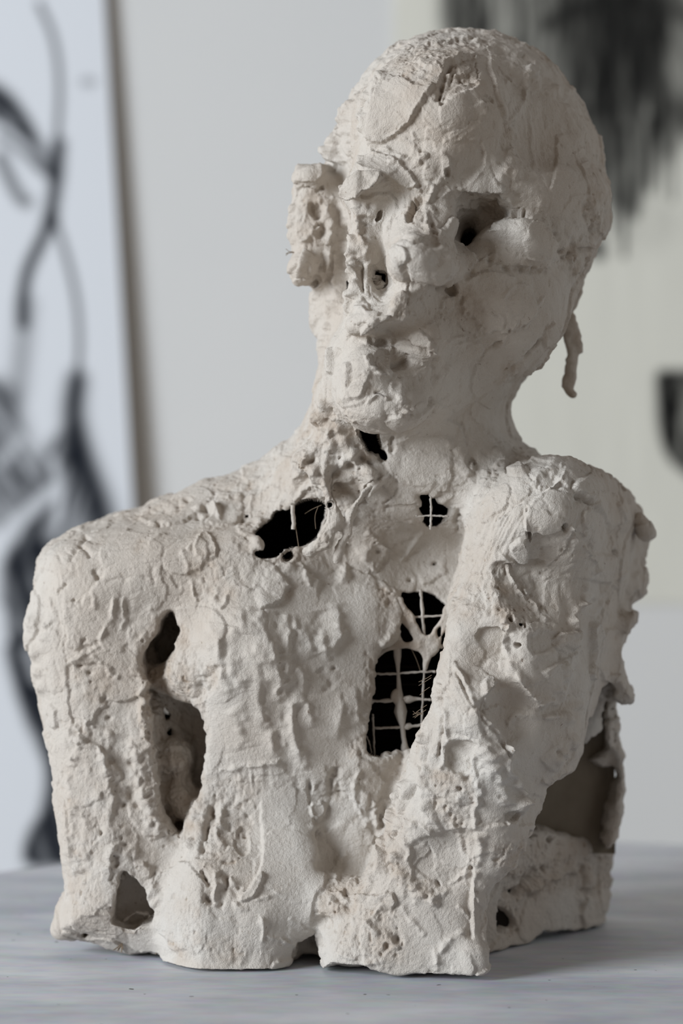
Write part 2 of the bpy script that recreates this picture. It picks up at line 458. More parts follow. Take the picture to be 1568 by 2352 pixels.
def surface_nets(A, org, h):
    neg = A < 0
    s = neg[:-1, :-1, :-1].astype(np.int8)
    s = (s + neg[1:, :-1, :-1] + neg[:-1, 1:, :-1] + neg[1:, 1:, :-1] + neg[:-1, :-1, 1:] + neg[1:, :-1, 1:] + neg[:-1, 1:, 1:] + neg[1:, 1:, 1:])
    act = (s > 0) & (s < 8)
    del s
    I = np.argwhere(act)
    idx = np.full(act.shape, -1, np.int32)
    idx[act] = np.arange(len(I), dtype=np.int32)
    cor = [(a, b, c) for a in (0, 1) for b in (0, 1) for c in (0, 1)]
    V = {o: A[I[:, 0] + o[0], I[:, 1] + o[1], I[:, 2] + o[2]] for o in cor}
    P = np.zeros((len(I), 3), np.float32)
    cnt = np.zeros(len(I), np.float32)
    for o in cor:
        for ax in range(3):
            if o[ax] == 0:
                o2 = tuple(1 if i == ax else o[i] for i in range(3))
                a, b = V[o], V[o2]
                m = (a < 0) != (b < 0)
                t = np.where(m, a / np.where(m, a - b, 1), 0)
                for c in range(3):
                    P[:, c] += np.where(m, o[c] + (t if c == ax else 0), 0)
                cnt += m
    P /= np.maximum(cnt, 1)[:, None]
    P = (P + I) * h + np.asarray(org, np.float32)
    F = []
    for ax in range(3):
        sl0 = [slice(None)] * 3
        sl1 = [slice(None)] * 3
        sl0[ax], sl1[ax] = slice(None, -1), slice(1, None)
        e = neg[tuple(sl0)] != neg[tuple(sl1)]
        J = np.argwhere(e)
        u, v = (ax + 1) % 3, (ax + 2) % 3
        ok = (J[:, u] > 0) & (J[:, v] > 0) & (J[:, u] < A.shape[u] - 1) & (J[:, v] < A.shape[v] - 1)
        J = J[ok]
        flip = neg[J[:, 0], J[:, 1], J[:, 2]]
        q = []
        for (du, dv) in ((0, 0), (-1, 0), (-1, -1), (0, -1)):
            K = J.copy()
            K[:, u] += du
            K[:, v] += dv
            q.append(idx[K[:, 0], K[:, 1], K[:, 2]])
        q = np.stack(q, 1)
        q[~flip] = q[~flip][:, ::-1]
        F.append(q)
    F = np.concatenate(F)
    return P, F[(F >= 0).all(1)]


ORG = np.array([gx[0], gy[0], gz[0]])
SP, SF = surface_nets(VOL, ORG, VH)
del VOL


def vnormals(P, F):
    a = P[F[:, 2]] - P[F[:, 0]]
    b = P[F[:, 3]] - P[F[:, 1]]
    fn = np.cross(a, b)
    N = np.zeros_like(P)
    for c in range(3):
        w = np.bincount(F.ravel(), weights=np.repeat(fn[:, c], 4), minlength=len(P))
        N[:, c] = w
    return (N / (np.linalg.norm(N, axis=1, keepdims=True) + 1e-12)).astype(np.float32)


def relax(P, F, it, lam=0.5):
    n = len(P)
    for _ in range(it):
        S = np.zeros_like(P)
        C = np.zeros(n)
        for i in range(4):
            a, b = F[:, i], F[:, (i + 1) % 4]
            C += np.bincount(a, minlength=n)
            for c in range(3):
                S[:, c] += np.bincount(a, weights=P[b, c], minlength=n)
        P = (P * (1 - lam) + lam * S / np.maximum(C, 1)[:, None]).astype(np.float32)
    return P


SP = relax(SP, SF, 2)

# drop tiny detached crumbs of the volume: keep components by union over faces
def components(n, F):
    lab = np.arange(n)
    for _ in range(60):
        m = lab[F].min(1)
        new = lab.copy()
        np.minimum.at(new, F.ravel(), np.repeat(m, 4))
        new = new[new]
        new = new[new]
        if (new == lab).all():
            break
        lab = new
    return lab


# ---------------------------------------------------------------- relief map, picture-plane coordinates of the front
RS = 2
RW, RH = 1568 // RS, 2352 // RS
RU, RV = np.meshgrid(np.arange(RW) * RS + 1.0, np.arange(RH) * RS + 1.0, indexing='ij')
REL = np.zeros((RW, RH), np.float32)          # mm
CRUMB = np.zeros((RW, RH), np.float32)        # 0..1 rough aggregate showing
JU = (3.2 * n2(RU, RV, 17, 1) + 2.6 * n2(RU, RV, 7, 2) + 1.2 * n2(RU, RV, 3.2, 8)).astype(np.float32)
BU = (11 * n2(RU, RV, 64, 51) + 5 * n2(RU, RV, 27, 52)).astype(np.float32)
BV = (14 * n2(RU, RV, 64, 53) + 6 * n2(RU, RV, 27, 54)).astype(np.float32)
BW = [0.0]
JV = (3.2 * n2(RU, RV, 17, 3) + 2.6 * n2(RU, RV, 7, 4) + 1.2 * n2(RU, RV, 3.2, 9)).astype(np.float32)


def box(P, m):
    P = np.asarray(P, float)
    lo, hi = P.min(0) - m, P.max(0) + m
    a = np.clip((lo / RS).astype(int), 0, [RW, RH])
    b = np.clip((hi / RS).astype(int) + 1, 0, [RW, RH])
    return slice(a[0], b[0]), slice(a[1], b[1])


def line_d(P, U, V):
    best = np.full(U.shape, 1e9, np.float32)
    side = np.zeros(U.shape, np.float32)
    par = np.zeros(U.shape, np.float32)
    n = len(P) - 1
    for i in range(n):
        ax, ay = P[i]
        ex, ey = P[i + 1] - P[i]
        L = ex * ex + ey * ey + 1e-9
        wx, wy = U - ax, V - ay
        t = np.clip((wx * ex + wy * ey) / L, 0, 1)
        d = (wx - ex * t) ** 2 + (wy - ey * t) ** 2
        m = d < best
        best = np.where(m, d, best)
        side = np.where(m, np.sign(ex * wy - ey * wx), side)
        par = np.where(m, (i + t) / n, par)
    return np.sqrt(best), side, par


def S(P, w, h, jag=0.5, taper=True, sm=2):
    """ridge (h>0) or groove (h<0), half width w px, height h mm"""
    P = chaikin(P, False, sm)
    b = box(P, w * 3 + 8)
    U, V = RU[b] + JU[b] * jag + BU[b] * BW[0], RV[b] + JV[b] * jag + BV[b] * BW[0]
    d, s, t = line_d(P, U, V)
    tp = np.sqrt(np.clip(np.minimum(t, 1 - t) * 5, 0.0, 1)) if taper else 1
    REL[b] += h * np.exp(-(d / (w * (1 + .35 * n2(U, V, 19, 31)))) ** 2) * tp * (.72 + .55 * n2(U, V, 13, 21))


def L(P, w, h, jag=0.6, edge=2.0, sm=1, tap=5):
    """ledge: the side to the right of travel is raised by h mm and fades over w px"""
    P = chaikin(P, False, sm)
    b = box(P, w * 2 + 8)
    U, V = RU[b] + JU[b] * jag + BU[b] * BW[0], RV[b] + JV[b] * jag + BV[b] * BW[0]
    d, s, t = line_d(P, U, V)
    tp = sstep(0, 1, np.minimum(t, 1 - t) * tap)
    sd = d * s
    REL[b] += h * sstep(-edge, edge, sd) * np.exp(-(np.maximum(sd, 0) / w) ** 1.5) * tp


def Pt(P, h, edge=2.0, jag=0.8, lip=0.0, sm=1):
    """plateau (or pit, h<0) with a sharp torn outline"""
    P = chaikin(P, True, sm)
    b = box(P, edge + 10)
    d = poly_sdf(P, RU[b] + JU[b] * jag, RV[b] + JV[b] * jag)
    REL[b] += h * sstep(edge, -edge, d) + lip * np.exp(-((d + edge) / 3.0) ** 2)


def B(x, y, rx, ry, h, ang=0):
    R = max(rx, ry) * 2.2
    b = box([(x - R, y - R), (x + R, y + R)], 2)
    t = math.radians(ang)
    U, V = RU[b] - x + JU[b] * .4, RV[b] - y + JV[b] * .4
    u = U * math.cos(t) + V * math.sin(t)
    v = -U * math.sin(t) + V * math.cos(t)
    REL[b] += h * np.exp(-(u / rx) ** 2 - (v / ry) ** 2)


def C(P, amp=1.0, fade=14, sm=1):
    P = chaikin(P, True, sm)
    b = box(P, fade + 10)
    d = poly_sdf(P, RU[b] + JU[b] * 2, RV[b] + JV[b] * 2)
    CRUMB[b] = np.maximum(CRUMB[b], amp * sstep(fade, -fade, d))


SMOOTH = np.zeros((RW, RH), np.float32)


def M(P, amp=1.0, fade=20):
    """region kept smooth (poured plaster)"""
    P = chaikin(P, True, 1)
    b = box(P, fade + 4)
    d = poly_sdf(P, RU[b], RV[b])
    SMOOTH[b] = np.maximum(SMOOTH[b], amp * sstep(fade, -fade, d))


STRI = np.zeros((RW, RH), np.float32)


def T(P, ang, amp=0.18, cell=3.0):
    """dragged tool marks along ang degrees (picture, clockwise from +x)"""
    P = chaikin(P, True, 1)
    b = box(P, 16)
    d = poly_sdf(P, RU[b] + JU[b] * 2, RV[b] + JV[b] * 2)
    t = math.radians(ang)
    u = RU[b] * math.cos(t) + RV[b] * math.sin(t)
    v = -RU[b] * math.sin(t) + RV[b] * math.cos(t)
    n = n2(u / 14, v, cell, 6) + .6 * n2(u / 22, v, cell * 2.4, 7)
    REL[b] += (amp * n * sstep(10, -10, d)).astype(np.float32)


#RELIEF_BEGIN
# -- head, forehead
L([(884, 160), (866, 205), (856, 250), (846, 300), (838, 340)][::-1], 50, 2.6, 0.4)
Pt([(900, 170), (965, 200), (1002, 186), (968, 232), (930, 292), (890, 325), (846, 330), (842, 290), (855, 235), (880, 190)], 1.2, 2, 0.7, .3)
L([(1004, 188), (968, 238), (940, 280), (905, 312)], 30, 0.9, 0.6)
S([(1040, 140), (1014, 186), (1006, 232)], 7, -2.6, .5)
S([(1048, 150), (1030, 200), (1016, 236)], 5, -1.8)
S([(1048, 156), (1062, 176), (1078, 190)], 4, -2.2)
Pt([(1008, 172), (1040, 140), (1092, 112), (1094, 150), (1102, 186), (1080, 205), (1040, 215), (1018, 245), (1004, 240)], -1.8, 2.5, 0.9, .3)
S([(960, 172), (1010, 150), (1045, 135), (1095, 118)], 5, 1.6, 1.2)
S([(905, 112), (960, 92), (1010, 98), (1060, 76), (1100, 90), (1120, 110)], 6, 1.8, 1.6)
L([(1096, 118), (1090, 150), (1100, 178), (1096, 190)], 24, 1.5, .8)
L([(1165, 292), (1152, 262), (1144, 232), (1134, 190), (1124, 150), (1128, 122)], 30, 1.6, .6)
S([(1205, 168), (1210, 200), (1206, 238), (1180, 262), (1168, 288)], 6, 2.2, 1.0)
S([(1160, 190), (1180, 178), (1198, 182)], 6, 1.0)
Pt([(1104, 222), (1112, 216), (1130, 222), (1134, 240), (1120, 232), (1108, 236)], -1.6, 1.5, .4, .4)
L([(1118, 270), (1120, 255), (1112, 240), (1102, 228)][::-1], 20, 1.0, .5)
for x, y in [(1170, 300), (1176, 322), (1168, 345), (1178, 368), (1162, 392), (1150, 410), (1186, 398)]:
    B(x, y, 14, 12, 1.8)
C([(1150, 290), (1200, 300), (1215, 380), (1200, 430), (1150, 430), (1150, 350)], .5)
L([(1262, 440), (1275, 400), (1282, 350), (1278, 300)], 50, 1.2, .5)
S([(1216, 250), (1222, 330), (1238, 400)], 3, .5, .3)
T([(1180, 240), (1280, 240), (1270, 400), (1200, 400)], 80, .16)
T([(930, 230), (1000, 200), (1000, 320), (900, 320)], 50, .2)
T([(1010, 280), (1110, 280), (1110, 330), (1010, 330)], -30, .2)
C([(885, 108), (950, 92), (1060, 80), (1100, 110), (1050, 150), (990, 180), (940, 200), (905, 165), (880, 130)], .75)
S([(1225, 145), (1200, 130), (1170, 118), (1140, 112)], 7, -1.4, .8)
S([(1230, 190), (1205, 165), (1172, 150)], 8, 1.2, .8)
Pt([(1210, 150), (1232, 152), (1240, 168), (1225, 178), (1210, 168)], 1.5, 2)
B(1282, 202, 12, 9, 1.6)
# temple layer, left
S([(880, 150), (840, 200), (800, 262), (778, 310)], 9, 2.6, .9)
S([(846, 190), (822, 250), (806, 300), (798, 345)], 5, -2.6, .8)
S([(858, 200), (832, 262), (818, 300)], 8, 1.8, .8)
S([(770, 300), (768, 330), (760, 365), (785, 372)], 9, 2.2, .8)
S([(812, 310), (806, 340), (800, 366)], 5, -2.4, .6)
B(756, 350, 14, 18, 2.0)
B(790, 250, 14, 26, 2.2, 30)
# forehead lower / brow line
S([(838, 338), (860, 350), (885, 336), (900, 350), (930, 360)], 6, 1.7, 1.0)
S([(880, 315), (910, 308), (940, 326), (950, 352), (962, 380)], 5, 1.2, .9)
Pt([(826, 356), (872, 346), (905, 362), (946, 398), (960, 430), (930, 432), (880, 400), (825, 395), (820, 370)], 1.6, 2, .8, .3)
Pt([(822, 404), (876, 398), (872, 416), (838, 436), (800, 452), (790, 440)], 2.6, 2, .6, .4)
S([(876, 404), (850, 428), (815, 446), (795, 455)], 4, 1.5, .5)
S([(790, 450), (820, 468), (860, 478)], 8, -2.0, .5)
T([(850, 350), (940, 390), (950, 430), (860, 420)], 35, .2)
S([(945, 300), (948, 326), (962, 350), (955, 372)], 5, 1.0, .9)
Pt([(945, 320), (990, 318), (1000, 345), (975, 350), (950, 340)], -.9, 2)
S([(1018, 322), (1060, 318), (1100, 322)], 5, .8, .4)
L([(1100, 320), (1112, 350), (1110, 385), (1080, 418), (1030, 440)][::-1], 60, 1.2, .3)
S([(1012, 345), (1024, 368), (1026, 400), (1008, 420), (990, 440), (985, 460)], 7, 2.0, .8)
Pt([(1020, 388), (1030, 385), (1032, 405), (1022, 408)], -2.2, 1.5, .5)
S([(950, 372), (985, 352), (1012, 350)], 6, 1.0, .7)
S([(1000, 460), (1050, 430), (1090, 405), (1105, 385)], 4, .9, .4)
# dark crevice beside the nose bridge
Pt([(945, 452), (972, 448), (966, 470), (948, 486), (952, 505), (938, 516), (930, 500), (942, 478), (940, 462)], -4.0, 2.5, .9)
C([(930, 440), (985, 446), (985, 480), (950, 520), (925, 500)], .7)
# nose
S([(985, 445), (978, 470), (985, 520), (975, 560)], 8, 1.6, 1.0)
S([(990, 465), (1005, 520), (1012, 580)], 6, 1.2, 1.0)
L([(1000, 540), (960, 556), (920, 560), (892, 580)], 50, 1.4, .8)
Pt([(892, 578), (925, 562), (940, 590), (925, 615), (900, 600)], 1.6, 2, .7, .4)
S([(925, 598), (930, 630), (940, 655), (955, 648)], 5, -1.6, .8)
L([(1032, 560), (1030, 600), (1040, 640), (1030, 664)], 30, 1.6, .8)
Pt([(868, 486), (878, 482), (876, 500), (866, 512), (862, 505)], -3.6, 1.5, .5, .3)
Pt([(826, 492), (860, 498), (862, 516), (830, 516)], -1.5, 2)
S([(812, 480), (830, 500), (826, 540), (838, 575), (832, 600)], 6, 1.8, 1.0)
S([(836, 560), (832, 600), (840, 640)], 5, -1.4, .9)
S([(812, 540), (805, 570), (812, 610), (820, 625)], 7, 1.8, .9)
S([(820, 600), (812, 640), (802, 680), (800, 720)], 7, 2.2, .8)
S([(830, 612), (834, 640), (832, 670)], 4, -1.8, .8)
C([(812, 490), (840, 500), (845, 600), (830, 620), (805, 580)], .8)
C([(960, 520), (1000, 500), (1010, 560), (960, 570), (930, 560)], .6)
Pt([(864, 622), (886, 626), (892, 650), (878, 662), (864, 652)], -2.6, 2, .5, .5)
S([(905, 560), (925, 548), (942, 552)], 4, -1.0, .8)
S([(1030, 672), (1000, 660), (965, 656), (935, 660)], 6, -2.4, .7)
Pt([(1026, 650), (1046, 655), (1044, 680), (1028, 678)], -3.0, 2.5, .8)
C([(1010, 650), (1060, 650), (1100, 690), (1080, 730), (1020, 740), (1000, 700)], .5)
# muzzle
S([(940, 672), (915, 680), (900, 705), (905, 730), (930, 720)], 9, 2.2, 1.0)
C([(895, 670), (950, 665), (950, 730), (905, 735), (890, 700)], .8)
S([(825, 680), (850, 690), (858, 705)], 5, -1.8, .9)
S([(806, 700), (830, 705), (850, 730), (870, 735)], 8, 1.5, .9)
Pt([(825, 762), (850, 735), (880, 722), (900, 728), (860, 748), (840, 762)], 2.2, 2, .6, .3)
S([(845, 765), (890, 742), (930, 728), (960, 722)], 5, 1.2, .9)
S([(800, 772), (840, 782), (880, 790), (920, 786), (960, 800), (1000, 812)], 6, -2.6, .7)
Pt([(945, 762), (975, 762), (1000, 800), (1005, 815), (960, 800), (935, 780)], 1.2, 2, .6, .2)
Pt([(840, 815), (880, 802), (930, 812), (950, 835), (925, 850), (880, 848), (850, 836)], -1.8, 3, .9, .4)
S([(842, 812), (852, 840), (880, 862), (925, 868), (965, 860)], 6, 1.8, .8)
C([(855, 815), (940, 820), (945, 845), (880, 850)], .7)
S([(905, 835), (925, 838), (938, 836)], 4, -1.8, .6)
L([(806, 830), (808, 862), (806, 895), (812, 925)], 26, 2.2, .5)
Pt([(812, 876), (838, 872), (842, 886), (830, 912), (812, 920), (806, 900)], 1.8, 1.5, .6, .2)
S([(838, 925), (848, 912), (870, 906), (888, 910), (890, 920)], 5, 1.8, .8)
S([(856, 900), (872, 902), (886, 908)], 4, -2.2, .5)
S([(920, 870), (918, 900), (922, 930), (935, 950)], 6, 1.2, .8)
L([(1005, 915), (980, 940), (940, 955), (900, 945)][::-1], 40, 1.2, .7)
Pt([(986, 912), (998, 910), (996, 930), (986, 932)], -1.4, 1.5, .4)
S([(980, 934), (1010, 918), (1035, 905)], 3, -1.0, .8)
C([(925, 925), (960, 935), (950, 955), (915, 950)], .6)
S([(1000, 880), (1030, 850), (1020, 830), (1000, 812)], 7, 1.4, .9)
S([(800, 965), (860, 985), (920, 998), (960, 992)], 6, 1.0, .8)
# left flap of lip
L([(762, 796), (762, 820), (772, 860)], 26, 2.5, .3)
S([(778, 800), (770, 825), (784, 850)], 6, -1.6, .4)
# cheek layers behind the face, left
S([(760, 560), (752, 600), (740, 650), (724, 690)], 7, 2.2, .8)
S([(764, 580), (768, 620), (764, 660)], 6, 1.6, .7)
S([(748, 470), (760, 520), (750, 560)], 7, 1.8, 1.0)
S([(756, 690), (752, 740), (744, 790), (738, 820)], 7, 2.0, .8)
S([(790, 500), (786, 560), (780, 640), (775, 720)], 8, -2.6, .6)
S([(728, 700), (722, 740), (735, 780)], 7, 1.0, .6)
# ear
S([(676, 440), (700, 434), (728, 438), (745, 432)], 5, -1.8, .8)
Pt([(706, 470), (726, 466), (740, 480), (735, 505), (718, 500)], -1.8, 3, .9)
Pt([(722, 515), (750, 512), (752, 540), (735, 552), (722, 540)], -1.6, 3, .6, .4)
C([(675, 440), (760, 440), (745, 560), (680, 590)], .75)
S([(672, 470), (665, 520), (670, 560)], 6, 1.4, .4)
S([(690, 560), (720, 540), (735, 520)], 6, 1.4, .9)
L([(676, 640), (690, 600), (700, 575)], 24, 1.8, .5)
S([(730, 380), (735, 400), (722, 420)], 4, 1.0, .5)
# eye socket, brow overhang
Pt([(1052, 452), (1085, 438), (1120, 452), (1150, 448), (1152, 470), (1142, 492), (1118, 505), (1100, 500), (1090, 480), (1062, 470)], -2.6, 4, 1.2)
C([(1070, 445), (1150, 450), (1150, 500), (1100, 500)], .8)
L([(1046, 446), (1085, 436), (1110, 440), (1150, 446), (1160, 430)][::-1], 34, 2.0, .9)
S([(1150, 440), (1178, 470), (1190, 490)], 8, .8, .9)
L([(1160, 492), (1190, 480), (1215, 488), (1240, 505), (1262, 545), (1272, 570)][::-1], 26, 1.8, 1.0)
S([(1158, 495), (1195, 484), (1225, 492), (1255, 520), (1280, 555)], 5, -2.6, .9)
L([(1090, 540), (1112, 522), (1140, 510)][::-1], 24, 1.6, .8)
L([(1130, 548), (1165, 575), (1200, 590), (1235, 600), (1252, 590)], 24, 1.6, .9)
S([(1090, 542), (1120, 552), (1140, 545)], 5, 1.2, 1.0)
S([(1120, 590), (1150, 610), (1190, 620), (1240, 622)], 6, -2.4, .9)
S([(1122, 570), (1120, 592), (1125, 612)], 6, -1.0, .6)
C([(1180, 600), (1250, 605), (1250, 625), (1180, 622)], .7)
S([(1238, 505), (1262, 545), (1268, 585), (1255, 600)], 6, 1.0, .8)
# outer corner pits
for x, y in [(1290, 578), (1310, 582), (1330, 572), (1296, 592), (1345, 570), (1318, 568)]:
    B(x, y, 7, 6, -2.6)
C([(1280, 560), (1365, 560), (1360, 590), (1340, 650), (1300, 640), (1282, 600)], .75)
L([(1372, 565), (1340, 560), (1310, 565)][::-1], 20, 1.6, .8)
S([(1355, 450), (1350, 500), (1362, 535)], 8, -1.8, .9)
C([(1350, 300), (1392, 400), (1395, 540), (1360, 560), (1345, 520), (1355, 420)], .6)
# cheek
S([(1090, 620), (1050, 650), (1040, 668)], 5, -1.2, .6)
L([(1060, 650), (1100, 622), (1150, 625), (1190, 635)], 40, 1.3, 1.0)
S([(1152, 690), (1170, 665), (1190, 652), (1220, 660)], 3, 1.0, .6)
S([(1252, 680), (1230, 720), (1205, 760)], 3, .8, .7)
S([(1208, 720), (1195, 745), (1180, 765)], 2.5, -.7, .6)
S([(1190, 730), (1175, 760), (1150, 800)], 2.5, .7, .8)
S([(1128, 798), (1140, 790), (1156, 786)], 3, -1.4, .8)
S([(1105, 690), (1115, 715), (1140, 725)], 5, .9, 1.0)
L([(1020, 800), (1030, 780), (1050, 770), (1075, 772)], 24, 1.0, .5)
Pt([(1010, 690), (1030, 680), (1045, 700), (1025, 730), (1012, 722)], 1.2, 2, 1)
# jaw underside, crack at back of jaw
S([(1265, 760), (1235, 800), (1190, 840), (1160, 858)], 4, -2.4, .7)
C([(1160, 835), (1195, 835), (1190, 870), (1150, 885), (1130, 870)], .8)
L([(1170, 870), (1120, 905), (1060, 945), (1000, 975)], 30, .9, .5)
# -- neck
C([(722, 900), (800, 930), (870, 1060), (850, 1100), (790, 1200), (700, 1120), (640, 1080)], .8)
S([(765, 960), (750, 1010), (748, 1060), (742, 1110), (752, 1140)], 8, 2.4, .8)
S([(700, 1030), (680, 1090), (660, 1130), (640, 1170)], 8, 2.0, 1.1)
S([(730, 1100), (700, 1120), (670, 1150)], 8, 2.0, 1.1)
for x, y, r in [(775, 1090, 16), (782, 1130, 13), (800, 1075, 12), (835, 1055, 14), (860, 1060, 12), (715, 1060, 10), (700, 1105, 9)]:
    B(x, y, r, r, -4.0)
for x, y, r in [(760, 1020, 12), (790, 1010, 14), (725, 960, 12), (745, 930, 12), (810, 1050, 12), (790, 1070, 9), (850, 1090, 14), (720, 1080, 12), (775, 985, 10)]:
    B(x, y, r, r * 1.3, 3.0)
L([(845, 1215), (868, 1235), (905, 1270)], 16, 1.0, .6)
L([(875, 1090), (840, 1130), (815, 1170), (802, 1215)], 34, 2.0, .6)
S([(905, 1100), (915, 1110), (905, 1140), (880, 1160)], 3, -1.2, .6)
S([(860, 1160), (885, 1170), (900, 1165)], 5, -1.6, 1.0)
Pt([(890, 1020), (905, 1012), (910, 1030), (898, 1045)], -1.6, 2, .6)
L([(1090, 1050), (1090, 1080), (1070, 1100)], 24, 1.4, .7)
L([(1140, 1020), (1165, 1050), (1160, 1090)], 24, 1.4, .7)
S([(1075, 1065), (1085, 1052), (1095, 1058)], 4, -2, .6)
Pt([(1162, 1072), (1190, 1060), (1215, 1070), (1200, 1085), (1170, 1090)], 2.0, 3, .6)
S([(900, 1100), (960, 1110), (1040, 1100), (1090, 1110)], 8, .8, .9)
S([(1000, 1000), (1060, 1030), (1060, 1080)], 10, .8, .9)
# -- collar
for x, y, r in [(597, 1200, 12), (590, 1248, 14), (600, 1262, 10), (640, 1262, 14), (620, 1230, 8), (655, 1176, 10)]:
    B(x, y, r, r, 2.4)
S([(500, 1160), (540, 1150), (600, 1140), (640, 1120)], 10, 1.8, 1.2)
C([(480, 1100), (620, 1050), (700, 1010), (700, 1100), (640, 1160), (560, 1180), (500, 1150)], .6)
C([(240, 1185), (400, 1130), (440, 1150), (420, 1190), (300, 1200)], .55)
L([(440, 1170), (490, 1150), (500, 1180)], 30, 1.6, 1.0)
S([(490, 1160), (500, 1175), (505, 1195)], 6, 2.4, .6)
for x, y in [(455, 1190), (475, 1175), (430, 1150), (560, 1190), (555, 1188), (365, 1205)]:
    B(x, y, 6, 4, -2.2)
T([(250, 1240), (460, 1220), (480, 1290), (240, 1320)], -8, .30, 4)
Pt([(465, 1220), (480, 1222), (505, 1275), (470, 1290), (440, 1270)], 1.2, 2, .6, .4)
S([(462, 1222), (446, 1250), (432, 1262)], 5, 1.3, .6)
S([(600, 1395), (620, 1420), (600, 1470)], 3, -.5)
S([(342, 1250), (360, 1230), (380, 1228)], 4, .9, .8)
C([(310, 1245), (345, 1248), (340, 1270), (310, 1268)], .8)
C([(550, 1190), (640, 1140), (760, 1135), (770, 1290), (600, 1300), (545, 1270)], .55)
# shoulder left marks
for P, w, h in [([(160, 1290), (180, 1255), (200, 1225)], 6, -1.8), ([(185, 1250), (200, 1268), (208, 1280)], 5, -1.8), ([(215, 1305), (225, 1325), (228, 1332)], 5, -2.0),
                ([(130, 1370), (145, 1350), (150, 1340)], 4, -1.4), ([(165, 1375), (180, 1395)], 4, -1.8), ([(128, 1270), (145, 1290), (155, 1310)], 4, -1.0),
                ([(88, 1380), (98, 1400), (92, 1430)], 4, -1.2), ([(112, 1370), (120, 1400), (112, 1432), (95, 1440)], 5, 1.2), ([(150, 1230), (210, 1195), (260, 1185)], 5, 1.3),
                ([(262, 1370), (258, 1410), (252, 1435), (238, 1450), (225, 1480), (200, 1500)], 5, 1.8), ([(215, 1360), (218, 1400)], 4, 1.0), ([(285, 1365), (280, 1395), (288, 1420), (280, 1450)], 4, 1.0),
                ([(100, 1400), (105, 1440), (92, 1470), (110, 1500)], 8, 1.2), ([(200, 1500), (170, 1512), (150, 1525)], 5, 1.4), ([(210, 1505), (250, 1540), (275, 1560)], 5, 1.3),
                ([(440, 1330), (445, 1360), (455, 1380)], 4, 1.2), ([(500, 1345), (496, 1370), (480, 1395)], 5, 1.3), ([(524, 1355), (518, 1380), (508, 1402)], 4, 1.6),
                ([(535, 1340), (560, 1355), (590, 1340)], 4, 1.0), ([(420, 1260), (430, 1300), (440, 1345)], 5, 1.0), ([(350, 1300), (352, 1330), (356, 1345)], 4, -.8),
                ([(240, 1335), (290, 1325), (330, 1328), (360, 1330)], 4, -.9), ([(345, 1395), (355, 1420)], 7, .8)]:
    S(P, w, h, .9)
T([(120, 1300), (170, 1300), (180, 1620), (140, 1620), (100, 1450)], 80, .25, 6)
L([(150, 1520), (152, 1560), (158, 1620), (165, 1700)][::-1], 40, -1.2, .6)
for x, y, r in [(72, 1430, 12), (78, 1500, 12), (82, 1545, 10), (88, 1580, 10)]:
    B(x, y, r, r * 1.4, 2.4)
C([(420, 1265), (520, 1260), (560, 1330), (520, 1400), (440, 1350)], .5)
Pt([(440, 1585), (470, 1545), (516, 1520), (508, 1560), (476, 1600), (450, 1612)], -2.6, 8, 1.0)
C([(320, 1410), (420, 1410), (470, 1600), (470, 1900), (400, 1960), (330, 1880), (310, 1600)], .8)
C([(400, 1575), (450, 1540), (520, 1515), (510, 1570), (470, 1610), (420, 1600)], .7)
M([(250, 1220), (480, 1210), (560, 1300), (240, 1330)], .5)
# drawn chest edge, drapery folds
L([(395, 1400), (430, 1390), (490, 1395), (525, 1430), (515, 1470), (512, 1500)], 60, 1.0, .5)
BW[0] = 0.45
for P, w, h in [([(520, 1440), (512, 1480), (520, 1540), (540, 1600)], 16, 3.4), ([(560, 1395), (562, 1430), (560, 1460)], 12, 2.6), ([(595, 1405), (612, 1450), (630, 1500), (645, 1560), (632, 1610)], 11, 3.6),
                ([(590, 1480), (598, 1540), (590, 1600), (608, 1650), (606, 1690)], 12, 2.6), ([(660, 1410), (668, 1460), (652, 1520), (668, 1570)], 12, 2.8), ([(700, 1420), (715, 1480), (730, 1510)], 10, 2.0),
                ([(775, 1385), (780, 1430), (790, 1460), (765, 1490), (748, 1520)], 9, 2.8), ([(750, 1440), (748, 1480), (740, 1500)], 9, 1.8), ([(690, 1530), (700, 1580), (690, 1620)], 9, 2.4),
                ([(676, 1590), (672, 1630), (680, 1690), (696, 1740), (698, 1770)], 8, 3.6), ([(705, 1600), (718, 1640), (722, 1670)], 9, 1.6), ([(626, 1675), (624, 1700), (630, 1740)], 6, 2.4),
                ([(780, 1585), (782, 1640), (776, 1700)], 8, 1.8), ([(820, 1570), (822, 1620), (830, 1660)], 14, 2.2), ([(545, 1510), (552, 1540), (560, 1580)], 8, 1.2),
                ([(540, 1620), (560, 1680), (570, 1720)], 10, 1.8), ([(640, 1500), (640, 1540)], 9, -2.0), ([(735, 1540), (760, 1580)], 14, -1.4), ([(655, 1620), (655, 1700), (670, 1780)], 12, -2.0),
                ([(575, 1560), (575, 1640)], 10, -1.4), ([(628, 1410), (640, 1460), (646, 1500)], 10, -2.2), ([(735, 1400), (735, 1460)], 12, -1.8)]:
    if h > 0:
        L(P, w * 4.2, h * .62, .1, 8, 3, 2.0)
        S(P, w * 2.0, h * .5, .1)
    else:
        S(P, w * 1.8, h * .8, .2)
BW[0] = 0.0
M([(500, 1400), (860, 1330), (860, 1500), (840, 1700), (760, 1760), (480, 1760), (480, 1560)], 1.0, 40)
L([(590, 1402), (640, 1390), (655, 1355), (668, 1345)][::-1], 60, 2.2, .5)
S([(700, 1200), (690, 1240), (670, 1290), (640, 1340)], 12, 1.2, .7)
S([(690, 1290), (700, 1320), (712, 1350)], 5, 1.6, .8)
C([(650, 1350), (690, 1345), (670, 1370), (645, 1375)], .8)
S([(785, 1230), (775, 1280), (790, 1310), (780, 1340)], 12, 2.4, .6)
